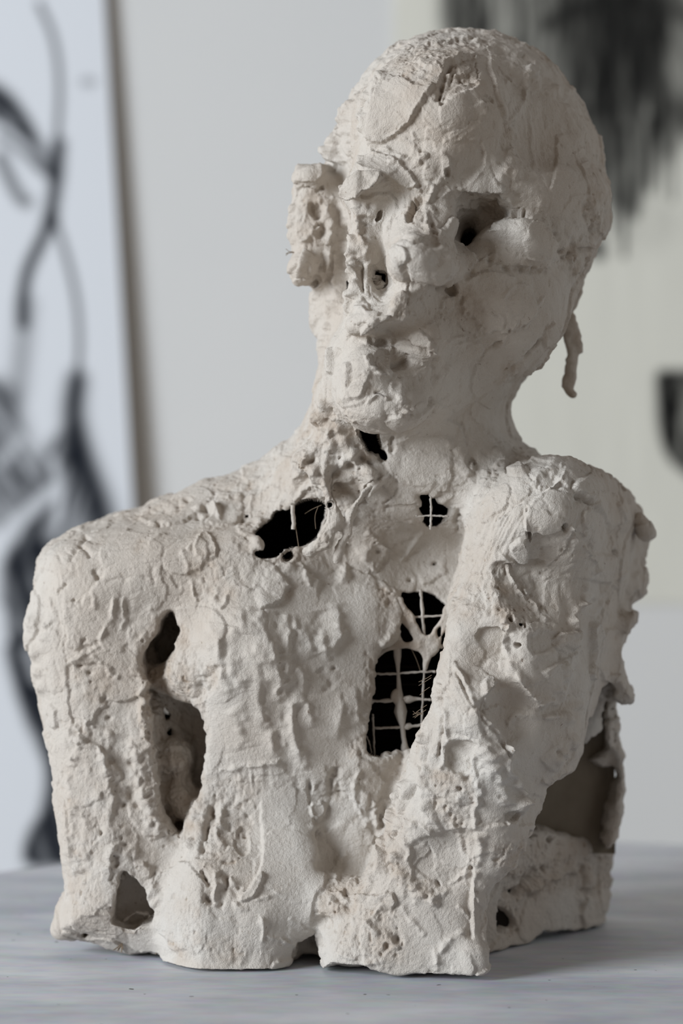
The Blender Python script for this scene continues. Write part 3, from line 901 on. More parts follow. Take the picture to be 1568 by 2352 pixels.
S([(845, 1250), (835, 1290)], 10, 1.4, .8)
C([(830, 1180), (900, 1180), (895, 1260), (835, 1260)], .65)
S([(920, 1290), (950, 1250), (975, 1220)], 5, 1.0, .4)
for x, y in [(1000, 1295), (940, 1333), (865, 1268), (768, 1535), (1050, 1190), (1046, 1205)]:
    B(x, y, 5, 4, -1.8)
S([(1050, 1170), (1045, 1200), (1048, 1230)], 3, -1.2, .9)
L([(1030, 1320), (1010, 1322), (990, 1335), (965, 1345)], 30, 1.0, .7)
M([(900, 1220), (1080, 1200), (1050, 1340), (900, 1340)], .6)
# rim of the grid hole
C([(858, 1350), (910, 1345), (912, 1390), (880, 1400)], .8)
C([(835, 1500), (862, 1510), (860, 1600), (840, 1620)], .85)
C([(800, 1700), (840, 1680), (845, 1740), (800, 1740)], .85)
S([(905, 1430), (900, 1460), (875, 1482)], 9, 2.0, .4)
# lower chest
C([(830, 1745), (940, 1745), (920, 1850), (850, 1850), (810, 1800)], .35)
S([(830, 1760), (812, 1800), (820, 1850), (835, 1880)], 6, 1.6, .8)
S([(840, 1900), (835, 1840), (842, 1820)], 8, 2.0, .5)
B(760, 1800, 8, 26, -2.5)
B(712, 1808, 5, 14, -2.4)
S([(770, 1760), (775, 1800), (780, 1830)], 8, -2.0, .8)
C([(745, 1740), (800, 1760), (790, 1840), (750, 1830)], .55)
Pt([(708, 1845), (745, 1840), (750, 1870), (730, 1885), (712, 1875)], 1.8, 3, .6, .4)
S([(728, 1900), (735, 1940), (745, 1970)], 10, -2.4, .4)
B(740, 1985, 14, 14, -3.2)
S([(800, 1960), (770, 1980), (775, 2020)], 8, 2.0, .6)
C([(750, 2020), (840, 2000), (830, 2090), (770, 2110), (720, 2150), (716, 2090)], 1.0)
for x, y, r in [(735, 2120, 16), (725, 2160, 12), (800, 2040, 12), (770, 2060, 10)]:
    B(x, y, r, r, -3.4)
# left lobe
C([(440, 1800), (600, 1770), (600, 1830), (560, 1990), (500, 2030), (440, 1990), (420, 1920)], .6)
for P, w, h in [([(480, 1850), (490, 1870), (475, 1900), (470, 1930), (452, 1970)], 9, -3.4), ([(510, 1840), (506, 1900), (505, 1960)], 10, 2.8), ([(530, 1850), (540, 1830), (560, 1820)], 8, -1.8),
                ([(452, 1830), (455, 1880), (430, 1950)], 12, 2.2), ([(460, 2000), (475, 2015), (472, 2050), (480, 2080)], 10, -3.6), ([(492, 2000), (500, 2030), (488, 2070)], 5, 2.6),
                ([(505, 2000), (525, 2020), (512, 2060), (500, 2085)], 8, -2.4), ([(530, 2010), (545, 2040), (560, 2050)], 8, 2.0)]:
    S(P, w, h, .8)
Pt([(545, 1900), (568, 1890), (572, 1940), (562, 1965), (545, 1960), (535, 1930)], -1.4, 2, .6, .4)
L([(598, 1820), (600, 1900), (602, 1960), (598, 2000), (570, 2045), (535, 2065)], 90, -1.8, .5)
Pt([(560, 2050), (600, 2000), (606, 2010), (596, 2040), (580, 2065), (545, 2072)], 1.6, 1.5, .4, .3)
T([(520, 1760), (620, 1745), (640, 1800), (560, 1830)], 85, .3, 4)
S([(500, 1770), (560, 1760), (640, 1750)], 6, 1.4, .9)
S([(600, 2100), (608, 2140), (602, 2165)], 5, 1.4, .5)
S([(540, 2070), (545, 2085), (570, 2090)], 6, 1.2, .6)
S([(580, 2070), (620, 2060), (640, 2050)], 5, .8, .8)
S([(610, 2150), (640, 2156), (672, 2170)], 4, 1.2, .8)
L([(700, 1800), (716, 1880), (738, 1950), (752, 2030), (720, 2060), (712, 2140)], 60, 1.2, .3)
M([(600, 1820), (715, 1820), (750, 2030), (710, 2180), (560, 2180), (560, 2080)], .65)
C([(380, 2060), (450, 2050), (470, 2190), (420, 2205), (380, 2180)], .5)
C([(480, 2150), (570, 2160), (560, 2225), (480, 2210)], .45)
# left arm, lower
C([(130, 1700), (300, 1640), (340, 1800), (370, 1960), (380, 2150), (140, 2150)], .4)
for P, w, h in [([(205, 1650), (180, 1700), (165, 1760)], 10, 1.8), ([(260, 1680), (230, 1720), (250, 1780)], 12, 2.0), ([(300, 1700), (320, 1790), (345, 1860), (360, 1930)], 16, 2.4),
                ([(240, 1790), (260, 1830), (245, 1880), (258, 1930), (250, 2000)], 10, 2.2), ([(180, 1850), (200, 1900), (190, 1980)], 12, 1.8), ([(220, 1880), (230, 1920)], 10, -3.0),
                ([(160, 1780), (170, 1850), (160, 1930), (175, 2010)], 10, 1.6), ([(290, 1950), (330, 1990), (350, 2040), (365, 2080)], 12, 2.2), ([(262, 1965), (272, 1990)], 9, -3.0),
                ([(295, 1810), (310, 1850)], 14, -1.6), ([(330, 1560), (322, 1600), (332, 1660), (342, 1720)], 8, 2.0)]:
    S(P, w, h, 1.1)
for x, y in [(182, 1530), (205, 1545), (240, 1605), (250, 1612), (175, 1685), (286, 1850), (288, 1940), (316, 1852), (300, 1755), (250, 1650)]:
    B(x, y, 7, 5, -2.0)
L([(165, 1530), (220, 1520), (290, 1545), (330, 1560)], 40, -1.0, .8)
C([(170, 1520), (240, 1510), (260, 1600), (190, 1620)], .45)
# -- right arm
L([(1298, 1066), (1288, 1098), (1250, 1130), (1215, 1160), (1208, 1180), (1212, 1212)], 60, -1.6, .5)
S([(1290, 1062), (1292, 1085), (1270, 1112), (1240, 1136), (1210, 1160)], 4, 1.5, .8)
L([(1308, 1110), (1318, 1128), (1345, 1140), (1370, 1168), (1400, 1195), (1404, 1230)][::-1], 70, 1.5, .5)
S([(1316, 1105), (1312, 1118), (1340, 1145), (1365, 1160)], 5, -1.4, .7)
S([(1205, 1165), (1208, 1195), (1215, 1222)], 3, 1.5, .3)
Pt([(1212, 1218), (1222, 1222), (1218, 1250), (1212, 1240)], -3.4, 1.5, .5)
Pt([(1290, 1206), (1302, 1202), (1304, 1222), (1296, 1226)], -2.2, 1.5, .3)
L([(1225, 1222), (1250, 1232), (1288, 1222), (1296, 1204)], 36, -1.8, .5)
L([(1312, 1205), (1330, 1240), (1358, 1275), (1340, 1300), (1375, 1302), (1355, 1320)][:3], 60, 1.4, .4)
S([(1312, 1205), (1335, 1242), (1358, 1276)], 3, 1.3, .3)
S([(1356, 1280), (1374, 1304), (1356, 1318)], 3, 1.3, .3)
S([(1356, 1318), (1345, 1360), (1335, 1395)], 5, 1.5, .4)
S([(1340, 1380), (1320, 1400), (1312, 1430), (1322, 1452)], 9, 2.8, .4)
L([(1118, 1300), (1150, 1288), (1170, 1298), (1208, 1296), (1215, 1285), (1260, 1288)], 60, -1.8, .9)
S([(1148, 1270), (1170, 1292), (1195, 1300)], 4, 1.0, .7)
Pt([(1165, 1256), (1205, 1230), (1214, 1270), (1208, 1296), (1185, 1290)], 1.4, 1.5, .5)
L([(1122, 1310), (1122, 1345), (1130, 1380), (1128, 1420)], 44, -2.2, .9)
S([(1170, 1300), (1182, 1340), (1205, 1370), (1222, 1390)], 4, 1.1, .8)
S([(1198, 1330), (1215, 1370), (1235, 1400), (1250, 1430)], 4, 1.1, .8)
C([(1125, 1300), (1190, 1300), (1250, 1440), (1200, 1450), (1140, 1440), (1120, 1360)], .75)
C([(1215, 1225), (1330, 1240), (1350, 1290), (1260, 1290), (1215, 1270)], .35)
Pt([(1165, 1418), (1178, 1412), (1182, 1425), (1170, 1430)], -2.6, 1.5, .6)
Pt([(1200, 1430), (1210, 1430), (1210, 1440)], -2.4, 1.5, .4)
S([(1148, 1430), (1165, 1425), (1172, 1440), (1158, 1450), (1150, 1440)], 4, 1.8, .5)
L([(1085, 1460), (1110, 1445), (1150, 1440), (1160, 1480), (1165, 1520)], 50, -2.0, .8)
S([(1165, 1440), (1158, 1470), (1168, 1505), (1185, 1540), (1215, 1590), (1245, 1620)], 8, 2.0, .6)
L([(1265, 1470), (1300, 1450), (1328, 1450), (1330, 1475), (1316, 1500)], 36, 1.6, .9)
Pt([(1180, 1478), (1192, 1478), (1198, 1484), (1186, 1490)], -2.6, 1.5, .5)
Pt([(1215, 1448), (1300, 1455), (1260, 1500), (1215, 1500)], -1.2, 6, .5)
L([(1240, 1545), (1280, 1520), (1330, 1495)], 30, 1.0, .7)
L([(1408, 1270), (1404, 1310), (1398, 1345)], 60, 1.5, .4)
S([(1414, 1272), (1408, 1310), (1400, 1345), (1420, 1352)], 3, 1.2, .4)
C([(1400, 1210), (1425, 1215), (1425, 1275), (1405, 1275)], .7)
S([(1405, 1225), (1412, 1218), (1440, 1200)], 3, -1.2, .7)
S([(1405, 1270), (1420, 1268)], 5, -2.0, .4)
Pt([(1358, 1430), (1378, 1430), (1374, 1560), (1350, 1560), (1362, 1510), (1356, 1470)], 1.8, 1.5, .4, .5)
Pt([(1378, 1445), (1428, 1440), (1425, 1560), (1400, 1565), (1376, 1560)], 1.0, 1.5, .4, .3)
S([(1380, 1370), (1400, 1340), (1440, 1310)], 4, .9, .4)
S([(1365, 1420), (1385, 1380), (1410, 1345)], 5, .9, .4)
L([(1145, 1560), (1130, 1580), (1115, 1605), (1110, 1635)], 60, .9, .3)
Pt([(1110, 1565), (1130, 1560), (1124, 1580), (1112, 1600), (1104, 1598)], 2.4, 2, .8, .4)
S([(1108, 1610), (1100, 1640), (1115, 1690), (1150, 1720)], 5, -1.8, .3)
S([(1040, 1520), (1070, 1570), (1100, 1640), (1150, 1700), (1178, 1750)], 6, 2.6, .3)
L([(1040, 1530), (1062, 1580), (1095, 1640), (1140, 1700), (1172, 1760)], 60, 1.8, .3)
T([(1000, 1530), (1050, 1540), (1090, 1650), (1060, 1680), (1010, 1600)], 62, .35, 4)
T([(990, 1550), (1010, 1560), (990, 1750), (950, 1750)], 102, .35, 4)
T([(1060, 1240), (1150, 1150), (1210, 1150), (1180, 1260), (1080, 1400), (1040, 1400)], 115, .3, 4)
C([(1080, 1130), (1180, 1120), (1190, 1170), (1130, 1260), (1100, 1420), (1050, 1440), (1040, 1380)], .4)
S([(1010, 1570), (1004, 1620), (1012, 1680), (1008, 1740)], 6, -2.4, .4)
S([(1024, 1600), (1018, 1650), (1030, 1700), (1022, 1740), (1010, 1770)], 6, 1.8, .5)
L([(1140, 1740), (1110, 1700), (1060, 1690), (1020, 1700)], 60, -1.2, .6)
Pt([(1020, 1710), (1090, 1700), (1092, 1720), (1080, 1780), (1035, 1770), (1018, 1740)], -1.6, 4, .5)
S([(1092, 1720), (1088, 1760), (1100, 1800), (1095, 1850), (1090, 1890), (1100, 1940)], 7, 2.6, .4)
S([(1110, 1710), (1130, 1760), (1150, 1800), (1165, 1850)], 14, 2.0, .3)
S([(1100, 1890), (1110, 1930), (1100, 1980), (1090, 2020)], 9, 1.8, .4)
B(1192, 1848, 16, 18, 3.2)
S([(1160, 1740), (1178, 1790), (1200, 1820), (1205, 1850)], 9, 2.0, .4)
Pt([(1160, 1866), (1200, 1862), (1185, 1890), (1160, 1885)], -1.6, 1.5, .5)
L([(1100, 1900), (1150, 1890), (1165, 1895), (1160, 1870)], 30, 1.2, .5)
C([(985, 1770), (1060, 1760), (1090, 1800), (1085, 1890), (1010, 1890), (980, 1820)], .9)
B(1072, 1788, 8, 8, -3.0)
B(1058, 1812, 5, 5, -2.4)
S([(990, 1860), (1010, 1895), (1050, 1895), (1090, 1905)], 7, 2.0, 1.2)
S([(970, 1640), (968, 1720), (975, 1790), (978, 1850), (990, 1890)], 10, 2.6, .6)
S([(930, 1790), (925, 1830), (905, 1870), (900, 1900)], 16, 3.6, .3)
S([(955, 1800), (945, 1840), (925, 1870)], 7, -2.2, .3)
S([(862, 1840), (860, 1890), (880, 1930), (870, 1980), (840, 2030), (820, 2070)], 8, 2.4, 1.0)
S([(880, 1870), (900, 1900), (880, 1950), (868, 2000)], 8, 2.0, 1.0)
Pt([(862, 1920), (870, 1925), (866, 1945), (856, 1942)], -2, 1.5, .4)
Pt([(903, 1910), (914, 1910), (912, 1920), (904, 1918)], -3.0, 1.2, .2)
S([(930, 1895), (960, 1892), (990, 1905), (985, 1915)], 8, 2.2, .9)
S([(925, 1930), (945, 1960), (930, 1980), (900, 1960)], 6, 2.0, .9)
C([(870, 1830), (930, 1880), (940, 1970), (870, 2010), (850, 1960)], .6)
Pt([(935, 1930), (1070, 1900), (1075, 2010), (1000, 2060), (960, 2040), (940, 1980)], -1.4, 6, .4)
S([(890, 1970), (930, 2020), (960, 2050), (990, 2060), (1010, 2068)], 16, 2.8, 1.2)
C([(890, 1960), (960, 2010), (1040, 2040), (1000, 2080), (900, 2020)], .75)
S([(1012, 2058), (1035, 2030), (1055, 2010), (1078, 1995)], 7, 2.6, .8)
B(1080, 1992, 6, 5, -3.0)
Pt([(1000, 2020), (1010, 2025), (1014, 2034), (1004, 2032)], -1.6, 1.5, .3)
S([(1055, 1920), (1060, 1960), (1080, 1980)], 5, 1.4, .9)
C([(1040, 1900), (1090, 1910), (1090, 1960), (1060, 1960)], .5)
L([(1088, 1990), (1085, 2060), (1090, 2120), (1088, 2160)], 60, -2.4, .2)
S([(1088, 1960), (1086, 2040), (1088, 2120)], 4, 1.2, .3)
M([(960, 2060), (1085, 2040), (1090, 2200), (960, 2220)], .7)
M([(1100, 1600), (1380, 1600), (1250, 1780), (1200, 1880), (1100, 1880)], .45)
S([(920, 2080), (940, 2110), (960, 2130), (975, 2150)], 6, 1.4, .6)
S([(1050, 2080), (1070, 2100), (1085, 2110)], 4, 1.4, .2)
C([(760, 2130), (840, 2060), (910, 2060), (925, 2180), (860, 2230), (770, 2200)], .7)
L([(800, 2050), (860, 2060), (895, 2045), (910, 2070), (905, 2100)], 40, 2.0, 1.2)
S([(830, 2100), (860, 2140), (900, 2160), (915, 2180)], 9, 2.2, 1.2)
C([(830, 2150), (920, 2140), (930, 2220), (850, 2230)], .9)
B(912, 2158, 8, 8, -3.0)
S([(770, 2190), (820, 2205), (870, 2215)], 5, 1.3, 1.0)
S([(1010, 2190), (1030, 2160), (1060, 2145), (1070, 2150)], 7, 1.6, .8)
S([(1000, 2180), (1005, 2210), (1000, 2230)], 8, 1.6, .8)
# -- lower arm right edge, flank
S([(1240, 1790), (1260, 1800), (1275, 1775), (1310, 1765)], 6, 1.6, .9)
B(1300, 1655, 18, 14, 2.2)
S([(1250, 1760), (1290, 1730), (1330, 1700)], 18, 2.0, .4)
S([(1160, 1660), (1200, 1640), (1240, 1640)], 8, 1.4, .9)
S([(1240, 1620), (1290, 1600), (1300, 1560), (1290, 1520)], 14, 1.8, .4)
S([(1250, 1650), (1300, 1640), (1330, 1610)], 8, 1.5, .8)
C([(1270, 1620), (1340, 1610), (1330, 1670), (1280, 1670)], .4)
C([(1130, 1930), (1410, 1930), (1400, 2060), (1280, 2040), (1160, 2080), (1150, 2000)], .85)
for P, w, h in [([(1180, 2060), (1200, 2030), (1230, 2000)], 8, -2.6), ([(1150, 2090), (1160, 2060), (1190, 2040)], 7, -2.4), ([(1240, 1990), (1250, 2005)], 5, -2.8),
                ([(1216, 1925), (1230, 1910)], 6, -2.6), ([(1262, 1935), (1268, 1920)], 5, -2.6), ([(1200, 2050), (1260, 2020), (1330, 1990)], 9, 2.2), ([(1340, 2080), (1350, 2020), (1345, 1980)], 8, 1.6)]:
    S(P, w, h, 1.0)
Pt([(1148, 2080), (1170, 2095), (1190, 2120), (1180, 2135), (1160, 2130), (1150, 2150), (1142, 2120)], -4, 3, 1.0)
C([(1140, 2070), (1200, 2080), (1200, 2150), (1150, 2150)], .9)
M([(1210, 2050), (1330, 2040), (1340, 2150), (1210, 2160)], .6)
C([(1400, 1600), (1435, 1600), (1435, 1930), (1400, 1900)], .5)
L([(1340, 2150), (1335, 2100), (1345, 2050)], 50, 1.2, .8)
#RELIEF_END
_lm = sstep(8, -8, poly_sdf([(1094, 543), (1130, 515), (1158, 494), (1200, 486), (1242, 505), (1270, 550), (1277, 592), (1240, 608), (1188, 600), (1150, 576), (1124, 553)], RU, RV))
REL = REL * (1 - .65 * _lm)
SMOOTH = np.maximum(SMOOTH, .5 * _lm).astype(np.float32)
REL = (REL * (1.45 + .8 * sstep(1110, 1160, RU) * sstep(1060, 1100, RV) + .9 * sstep(840, 828, RU) * sstep(720, 660, RV))).astype(np.float32)


def map_sample(A, u, v):
    x = np.clip(u / RS - .5, 0, RW - 1.001)
    y = np.clip(v / RS - .5, 0, RH - 1.001)
    i, j = x.astype(np.int64), y.astype(np.int64)
    fx, fy = (x - i).astype(np.float32), (y - j).astype(np.float32)
    return (A[i, j] * (1 - fx) + A[i + 1, j] * fx) * (1 - fy) + (A[i, j + 1] * (1 - fx) + A[i + 1, j + 1] * fx) * fy


# ---------------------------------------------------------------- surface: split skin / lining, refine, sculpt
SN = vnormals(SP, SF)
fc = SP[SF].mean(1)
md = sample_vol(MACRO, fc)
inner_skin = md < -(SKIN - 0.0012)
del MACRO


def compact(P, N, F):
    u, inv = np.unique(F.ravel(), return_inverse=True)
    return P[u], N[u], inv.reshape(F.shape), u


def subdivide(P, N, F):
    e = np.stack([F, np.roll(F, -1, 1)], 2).reshape(-1, 2)
    es = np.sort(e, 1)
    key = es[:, 0].astype(np.int64) * len(P) + es[:, 1]
    uk, inv = np.unique(key, return_inverse=True)
    a, b = uk // len(P), uk % len(P)
    # edge points with a little curvature taken from the normals
    mid = (P[a] + P[b]) / 2
    d = P[b] - P[a]
    corr = ((d * (N[a] - N[b])).sum(1, keepdims=True)) / 8
    nm = N[a] + N[b]
    nm /= np.linalg.norm(nm, axis=1, keepdims=True) + 1e-9
    mid = mid - nm * np.clip(corr, -.0002, .0002) * -1
    fcn = P[F].mean(1)
    nf = N[F].mean(1)
    nf /= np.linalg.norm(nf, axis=1, keepdims=True) + 1e-9
    n0, n1 = len(P), len(P) + len(mid)
    P2 = np.concatenate([P, mid, fcn]).astype(np.float32)
    N2 = np.concatenate([N, nm, nf]).astype(np.float32)
    E = inv.reshape(-1, 4) + n0
    c = np.arange(len(F)) + n1
    F2 = np.concatenate([np.stack([F[:, i], E[:, i], c, E[:, (i + 3) % 4]], 1) for i in range(4)])
    return P2, N2, F2


OP, ON, OF, _u = compact(SP, SN, SF[~inner_skin])
# vertices on the seam to the lining stay put
seam_mask = np.zeros(len(SP), bool)
seam_mask[np.unique(SF[inner_skin])] = True
seam = seam_mask[_u].astype(np.float32)
ON0 = ON
seamN = ON.copy()
P2, N2, F2 = subdivide(OP, ON, OF)
ns = len(P2) - len(OP)
dist_in = np.concatenate([1 - seam, np.ones(ns, np.float32)])


def camera_px(P):
    D = P[:, 1] + DIST
    return P[:, 0] / D * PXM * DIST + 784, 1176 - (P[:, 2] - CAMZ) / D * PXM * DIST


U, V = camera_px(P2)
view = np.stack([-P2[:, 0], -DIST - P2[:, 1], CAMZ - P2[:, 2]], 1)
view /= np.linalg.norm(view, axis=1, keepdims=True)
facing = (N2 * view).sum(1)
fw = sstep(0.02, 0.30, facing)
rel = map_sample(REL, U, V) * fw
cr = map_sample(CRUMB, U, V) * fw
smo = map_sample(SMOOTH, U, V) * fw


def flakes(p, cell, seed, tilt=.25):
    """overlapping flat trowel marks: highest of the tilted chips covering a point; 0..1"""
    g = p / cell
    c0 = np.floor(g).astype(np.int64)
    best = np.zeros(len(p), np.float32)
    r_ = np.random.default_rng(seed)
    JT = r_.random((32, 32, 32, 8)).astype(np.float32)
    for dx in (-1, 0, 1):
        for dy in (-1, 0, 1):
            for dz in (-1, 0, 1):
                c = c0 + np.array([dx, dy, dz])
                J = JT[c[:, 0] & 31, c[:, 1] & 31, c[:, 2] & 31]
                d = (g - c - J[:, :3]).astype(np.float32)
                rad = .45 + .5 * J[:, 3]
                l2 = (d * d).sum(1)
                hgt = J[:, 4] + ((J[:, 5:8] - .5) * d).sum(1) * tilt * 4
                e = np.clip((rad - np.sqrt(l2)) / .045, 0, 1)
                best = np.maximum(best, e * np.clip(hgt, 0, 2))
    return best


# material of the surface away from the authored relief: patchy layers of knifed plaster
q = P2.astype(np.float32)
w1 = np.stack([n3(q, 520, 41), n3(q, 520, 42), n3(q, 520, 43)], 1) * 0.0009 + np.stack([n3(q, 60, 1), n3(q, 60, 2), n3(q, 60, 3)], 1) * 0.006 + np.stack([n3(q, 220, 11), n3(q, 220, 12), n3(q, 220, 13)], 1) * 0.0016
qw = q + w1
big = n3(q, 28, 4)
a1 = n3(qw, 42, 5)
a2 = n3(qw * np.array([1, 1, .6], np.float32), 75, 6)
fl1 = flakes(qw.astype(np.float64) + 5, .030, 1)
fl2 = flakes((q + w1 * .4).astype(np.float64) + 5, .0085, 2)
lay = 2.1 * fl1 + .42 * fl2 * sstep(-.3, .4, n3(q, 35, 21)) + 0.35 * sstep(0.05, 0.11, a1)
rdg = 1.7 * np.abs(n3(q, 40, 31)) + .8 * np.abs(n3(qw, 105, 32)) - .8
f1 = n3(q, 160, 7)
f2 = n3(q, 380, 8)
f3 = n3(q, 800, 9)
rough = 0.12 + 0.5 * sstep(0.1, 0.6, n3(q, 45, 10))
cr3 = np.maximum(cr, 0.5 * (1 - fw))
crumbly = (np.abs(n3(qw, 120, 33)) * 2.0 - 1.0 + np.abs(f2) * 1.3 + f3 * 0.5) + sstep(.35, .6, n3(q, 260, 14)) * -1.4
h = rel + (1 - smo * .95) * (lay * 1.0 + rdg * 1.1 - 1.8 + big * 1.0) + (1 - smo * .9) * rough * (f1 * .30 + f2 * .22 + f3 * .12) + smo * (f1 * .10)
h = h + cr3 * crumbly * 0.7
pit = sstep(0.62, 0.78, n3(q, 330, 15)) * (0.4 + cr3)
h = h - pit * 0.9 * (1 - smo * .8)
hh = np.clip(h, -9, 8) * dist_in * 0.001
base_fade = sstep(0.0, 0.006, P2[:, 2])
P3 = P2 + N2 * (hh * (0.35 + 0.65 * base_fade))[:, None]
P3[:, 2] = np.maximum(P3[:, 2], 0.0006)
P3 = P3.astype(np.float32)
N3 = vnormals(P3, F2)
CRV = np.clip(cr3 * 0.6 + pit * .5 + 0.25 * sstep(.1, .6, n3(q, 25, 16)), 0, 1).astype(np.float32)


# ---------------------------------------------------------------- materials
def new_mat(name):
    m = bpy.data.materials.new(name)
    m.use_nodes = True
    return m, m.node_tree.nodes, m.node_tree.links, m.node_tree.nodes['Principled BSDF']


def mat_plaster(name='plaster', dark=1.0):
    m, N, K, b = new_mat(name)
    tc = N.new('ShaderNodeTexCoord')
    n1 = N.new('ShaderNodeTexNoise'); n1.inputs['Scale'].default_value = 14; n1.inputs['Detail'].default_value = 6
    r1 = N.new('ShaderNodeValToRGB')
    r1.color_ramp.elements[0].position = .35
    r1.color_ramp.elements[1].position = .7
    r1.color_ramp.elements[0].color = tuple(c * dark for c in srgb(197, 191, 183)[:3]) + (1,)
    r1.color_ramp.elements[1].color = tuple(c * dark for c in srgb(190, 180, 169)[:3]) + (1,)
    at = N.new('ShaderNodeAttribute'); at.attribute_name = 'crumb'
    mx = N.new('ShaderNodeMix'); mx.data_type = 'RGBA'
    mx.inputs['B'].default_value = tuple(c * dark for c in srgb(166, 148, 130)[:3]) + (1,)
    mul = N.new('ShaderNodeMath'); mul.operation = 'MULTIPLY'
    n4 = N.new('ShaderNodeTexNoise'); n4.inputs['Scale'].default_value = 90; n4.inputs['Detail'].default_value = 4
    r4 = N.new('ShaderNodeMapRange'); r4.inputs['From Min'].default_value = .35; r4.inputs['From Max'].default_value = .7
    # brown specks of sacking and sand; shade of air-bubble pores painted in too
    n5 = N.new('ShaderNodeTexNoise'); n5.inputs['Scale'].default_value = 330; n5.inputs['Detail'].default_value = 3
    r5 = N.new('ShaderNodeMapRange'); r5.inputs['From Min'].default_value = .70; r5.inputs['From Max'].default_value = .76
    mx2 = N.new('ShaderNodeMix'); mx2.data_type = 'RGBA'; mx2.inputs['B'].default_value = srgb(120, 98, 78)
    m5 = N.new('ShaderNodeMath'); m5.operation = 'MULTIPLY'; m5.inputs[1].default_value = .6
    for n in (n1, n4, n5):
        K.new(tc.outputs['Object'], n.inputs['Vector'])
    K.new(n1.outputs['Fac'], r1.inputs['Fac'])
    K.new(r1.outputs['Color'], mx.inputs['A'])
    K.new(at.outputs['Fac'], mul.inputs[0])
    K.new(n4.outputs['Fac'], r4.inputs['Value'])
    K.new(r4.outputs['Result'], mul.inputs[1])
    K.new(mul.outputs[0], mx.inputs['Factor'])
    K.new(mx.outputs['Result'], mx2.inputs['A'])
    K.new(n5.outputs['Fac'], r5.inputs['Value'])
    K.new(r5.outputs['Result'], m5.inputs[0])
    K.new(m5.outputs[0], mx2.inputs['Factor'])
    K.new(mx2.outputs['Result'], b.inputs['Base Color'])
    b.inputs['Roughness'].default_value = .88
    b.inputs['Specular IOR Level'].default_value = .25
    # fine relief
    nb = N.new('ShaderNodeTexNoise'); nb.inputs['Scale'].default_value = 520; nb.inputs['Detail'].default_value = 5
    nb.inputs['Roughness'].default_value = .65
    nc = N.new('ShaderNodeTexNoise'); nc.inputs['Scale'].default_value = 1500; nc.inputs['Detail'].default_value = 3
    K.new(tc.outputs['Object'], nb.inputs['Vector'])
    K.new(tc.outputs['Object'], nc.inputs['Vector'])
    ad = N.new('ShaderNodeMath'); ad.operation = 'MULTIPLY_ADD'; ad.inputs[1].default_value = .35
    K.new(nc.outputs['Fac'], ad.inputs[0])
    K.new(nb.outputs['Fac'], ad.inputs[2])
    bp = N.new('ShaderNodeBump'); bp.inputs['Strength'].default_value = .75; bp.inputs['Distance'].default_value = .0013
    K.new(ad.outputs[0], bp.inputs['Height'])
    K.new(bp.outputs['Normal'], b.inputs['Normal'])
    return m


def mat_flat(name, col, rough=.8, noise=None, spec=.3, metal=0.0):
    m, N, K, b = new_mat(name)
    b.inputs['Base Color'].default_value = col
    b.inputs['Roughness'].default_value = rough
    b.inputs['Metallic'].default_value = metal
    b.inputs['Specular IOR Level'].default_value = spec
    if noise:
        sc, c2, bump = noise
        tc = N.new('ShaderNodeTexCoord')
        n1 = N.new('ShaderNodeTexNoise'); n1.inputs['Scale'].default_value = sc; n1.inputs['Detail'].default_value = 6
        r = N.new('ShaderNodeValToRGB')
        r.color_ramp.elements[0].position = .35; r.color_ramp.elements[1].position = .68
        r.color_ramp.elements[0].color = col; r.color_ramp.elements[1].color = c2
        K.new(tc.outputs['Object'], n1.inputs['Vector'])
        K.new(n1.outputs['Fac'], r.inputs['Fac'])
        K.new(r.outputs['Color'], b.inputs['Base Color'])
        if bump:
            bp = N.new('ShaderNodeBump'); bp.inputs['Strength'].default_value = .4; bp.inputs['Distance'].default_value = bump
            K.new(n1.outputs['Fac'], bp.inputs['Height'])
            K.new(bp.outputs['Normal'], b.inputs['Normal'])
    return m


M_PL = mat_plaster()
M_SHADE = mat_flat('hollow_shade', srgb(26, 22, 19), .95, (60, srgb(40, 33, 27), .001), .1)  # near-black colour standing in for the shade inside the hollow
M_PANEL = mat_flat('grey_backing', srgb(128, 118, 104), .9, (26, srgb(106, 96, 82), .0006), .1)
M_WIRE = mat_plaster('plastered_wire', .95)
M_FIBRE = mat_flat('jute', srgb(128, 112, 94), .9)


# ---------------------------------------------------------------- mesh makers
def mesh_obj(name, P, F, mat, parent=None, smooth=True, attrs=None, normals=None, loc=None):
    me = bpy.data.meshes.new(name)
    P = np.asarray(P, np.float32)
    F = np.asarray(F)
    k = F.shape[1]
    me.vertices.add(len(P))
    me.vertices.foreach_set('co', P.ravel())
    me.loops.add(F.size)
    me.loops.foreach_set('vertex_index', F.astype(np.int32).ravel())
    me.polygons.add(len(F))
    me.polygons.foreach_set('loop_start', np.arange(0, F.size, k, dtype=np.int32))
    me.update(calc_edges=True)
    me.polygons.foreach_set('use_smooth', np.full(len(F), smooth))
    if attrs:
        for an, av in attrs.items():
            a = me.attributes.new(an, 'FLOAT', 'POINT')
            a.data.foreach_set('value', np.asarray(av, np.float32))
    if normals is not None:
        me.normals_split_custom_set_from_vertices(normals.tolist() if False else [tuple(n) for n in normals])
    if isinstance(mat, (list, tuple)):
        for m in mat:
            me.materials.append(m)
    elif mat:
        me.materials.append(mat)
    o = bpy.data.objects.new(name, me)
    COL.objects.link(o)
    if parent:
        o.parent = parent
    if loc is not None:
        o.location = loc
    return o


def tag(o, label=None, cat=None, group=None, kind=None):
    if label: o['label'] = label
    if cat: o['category'] = cat
    if group: o['group'] = group
    if kind: o['kind'] = kind
    return o


def empty(name, loc):
    o = bpy.data.objects.new(name, None)
    o.location = loc
    o.empty_display_size = .05
    COL.objects.link(o)
    return o


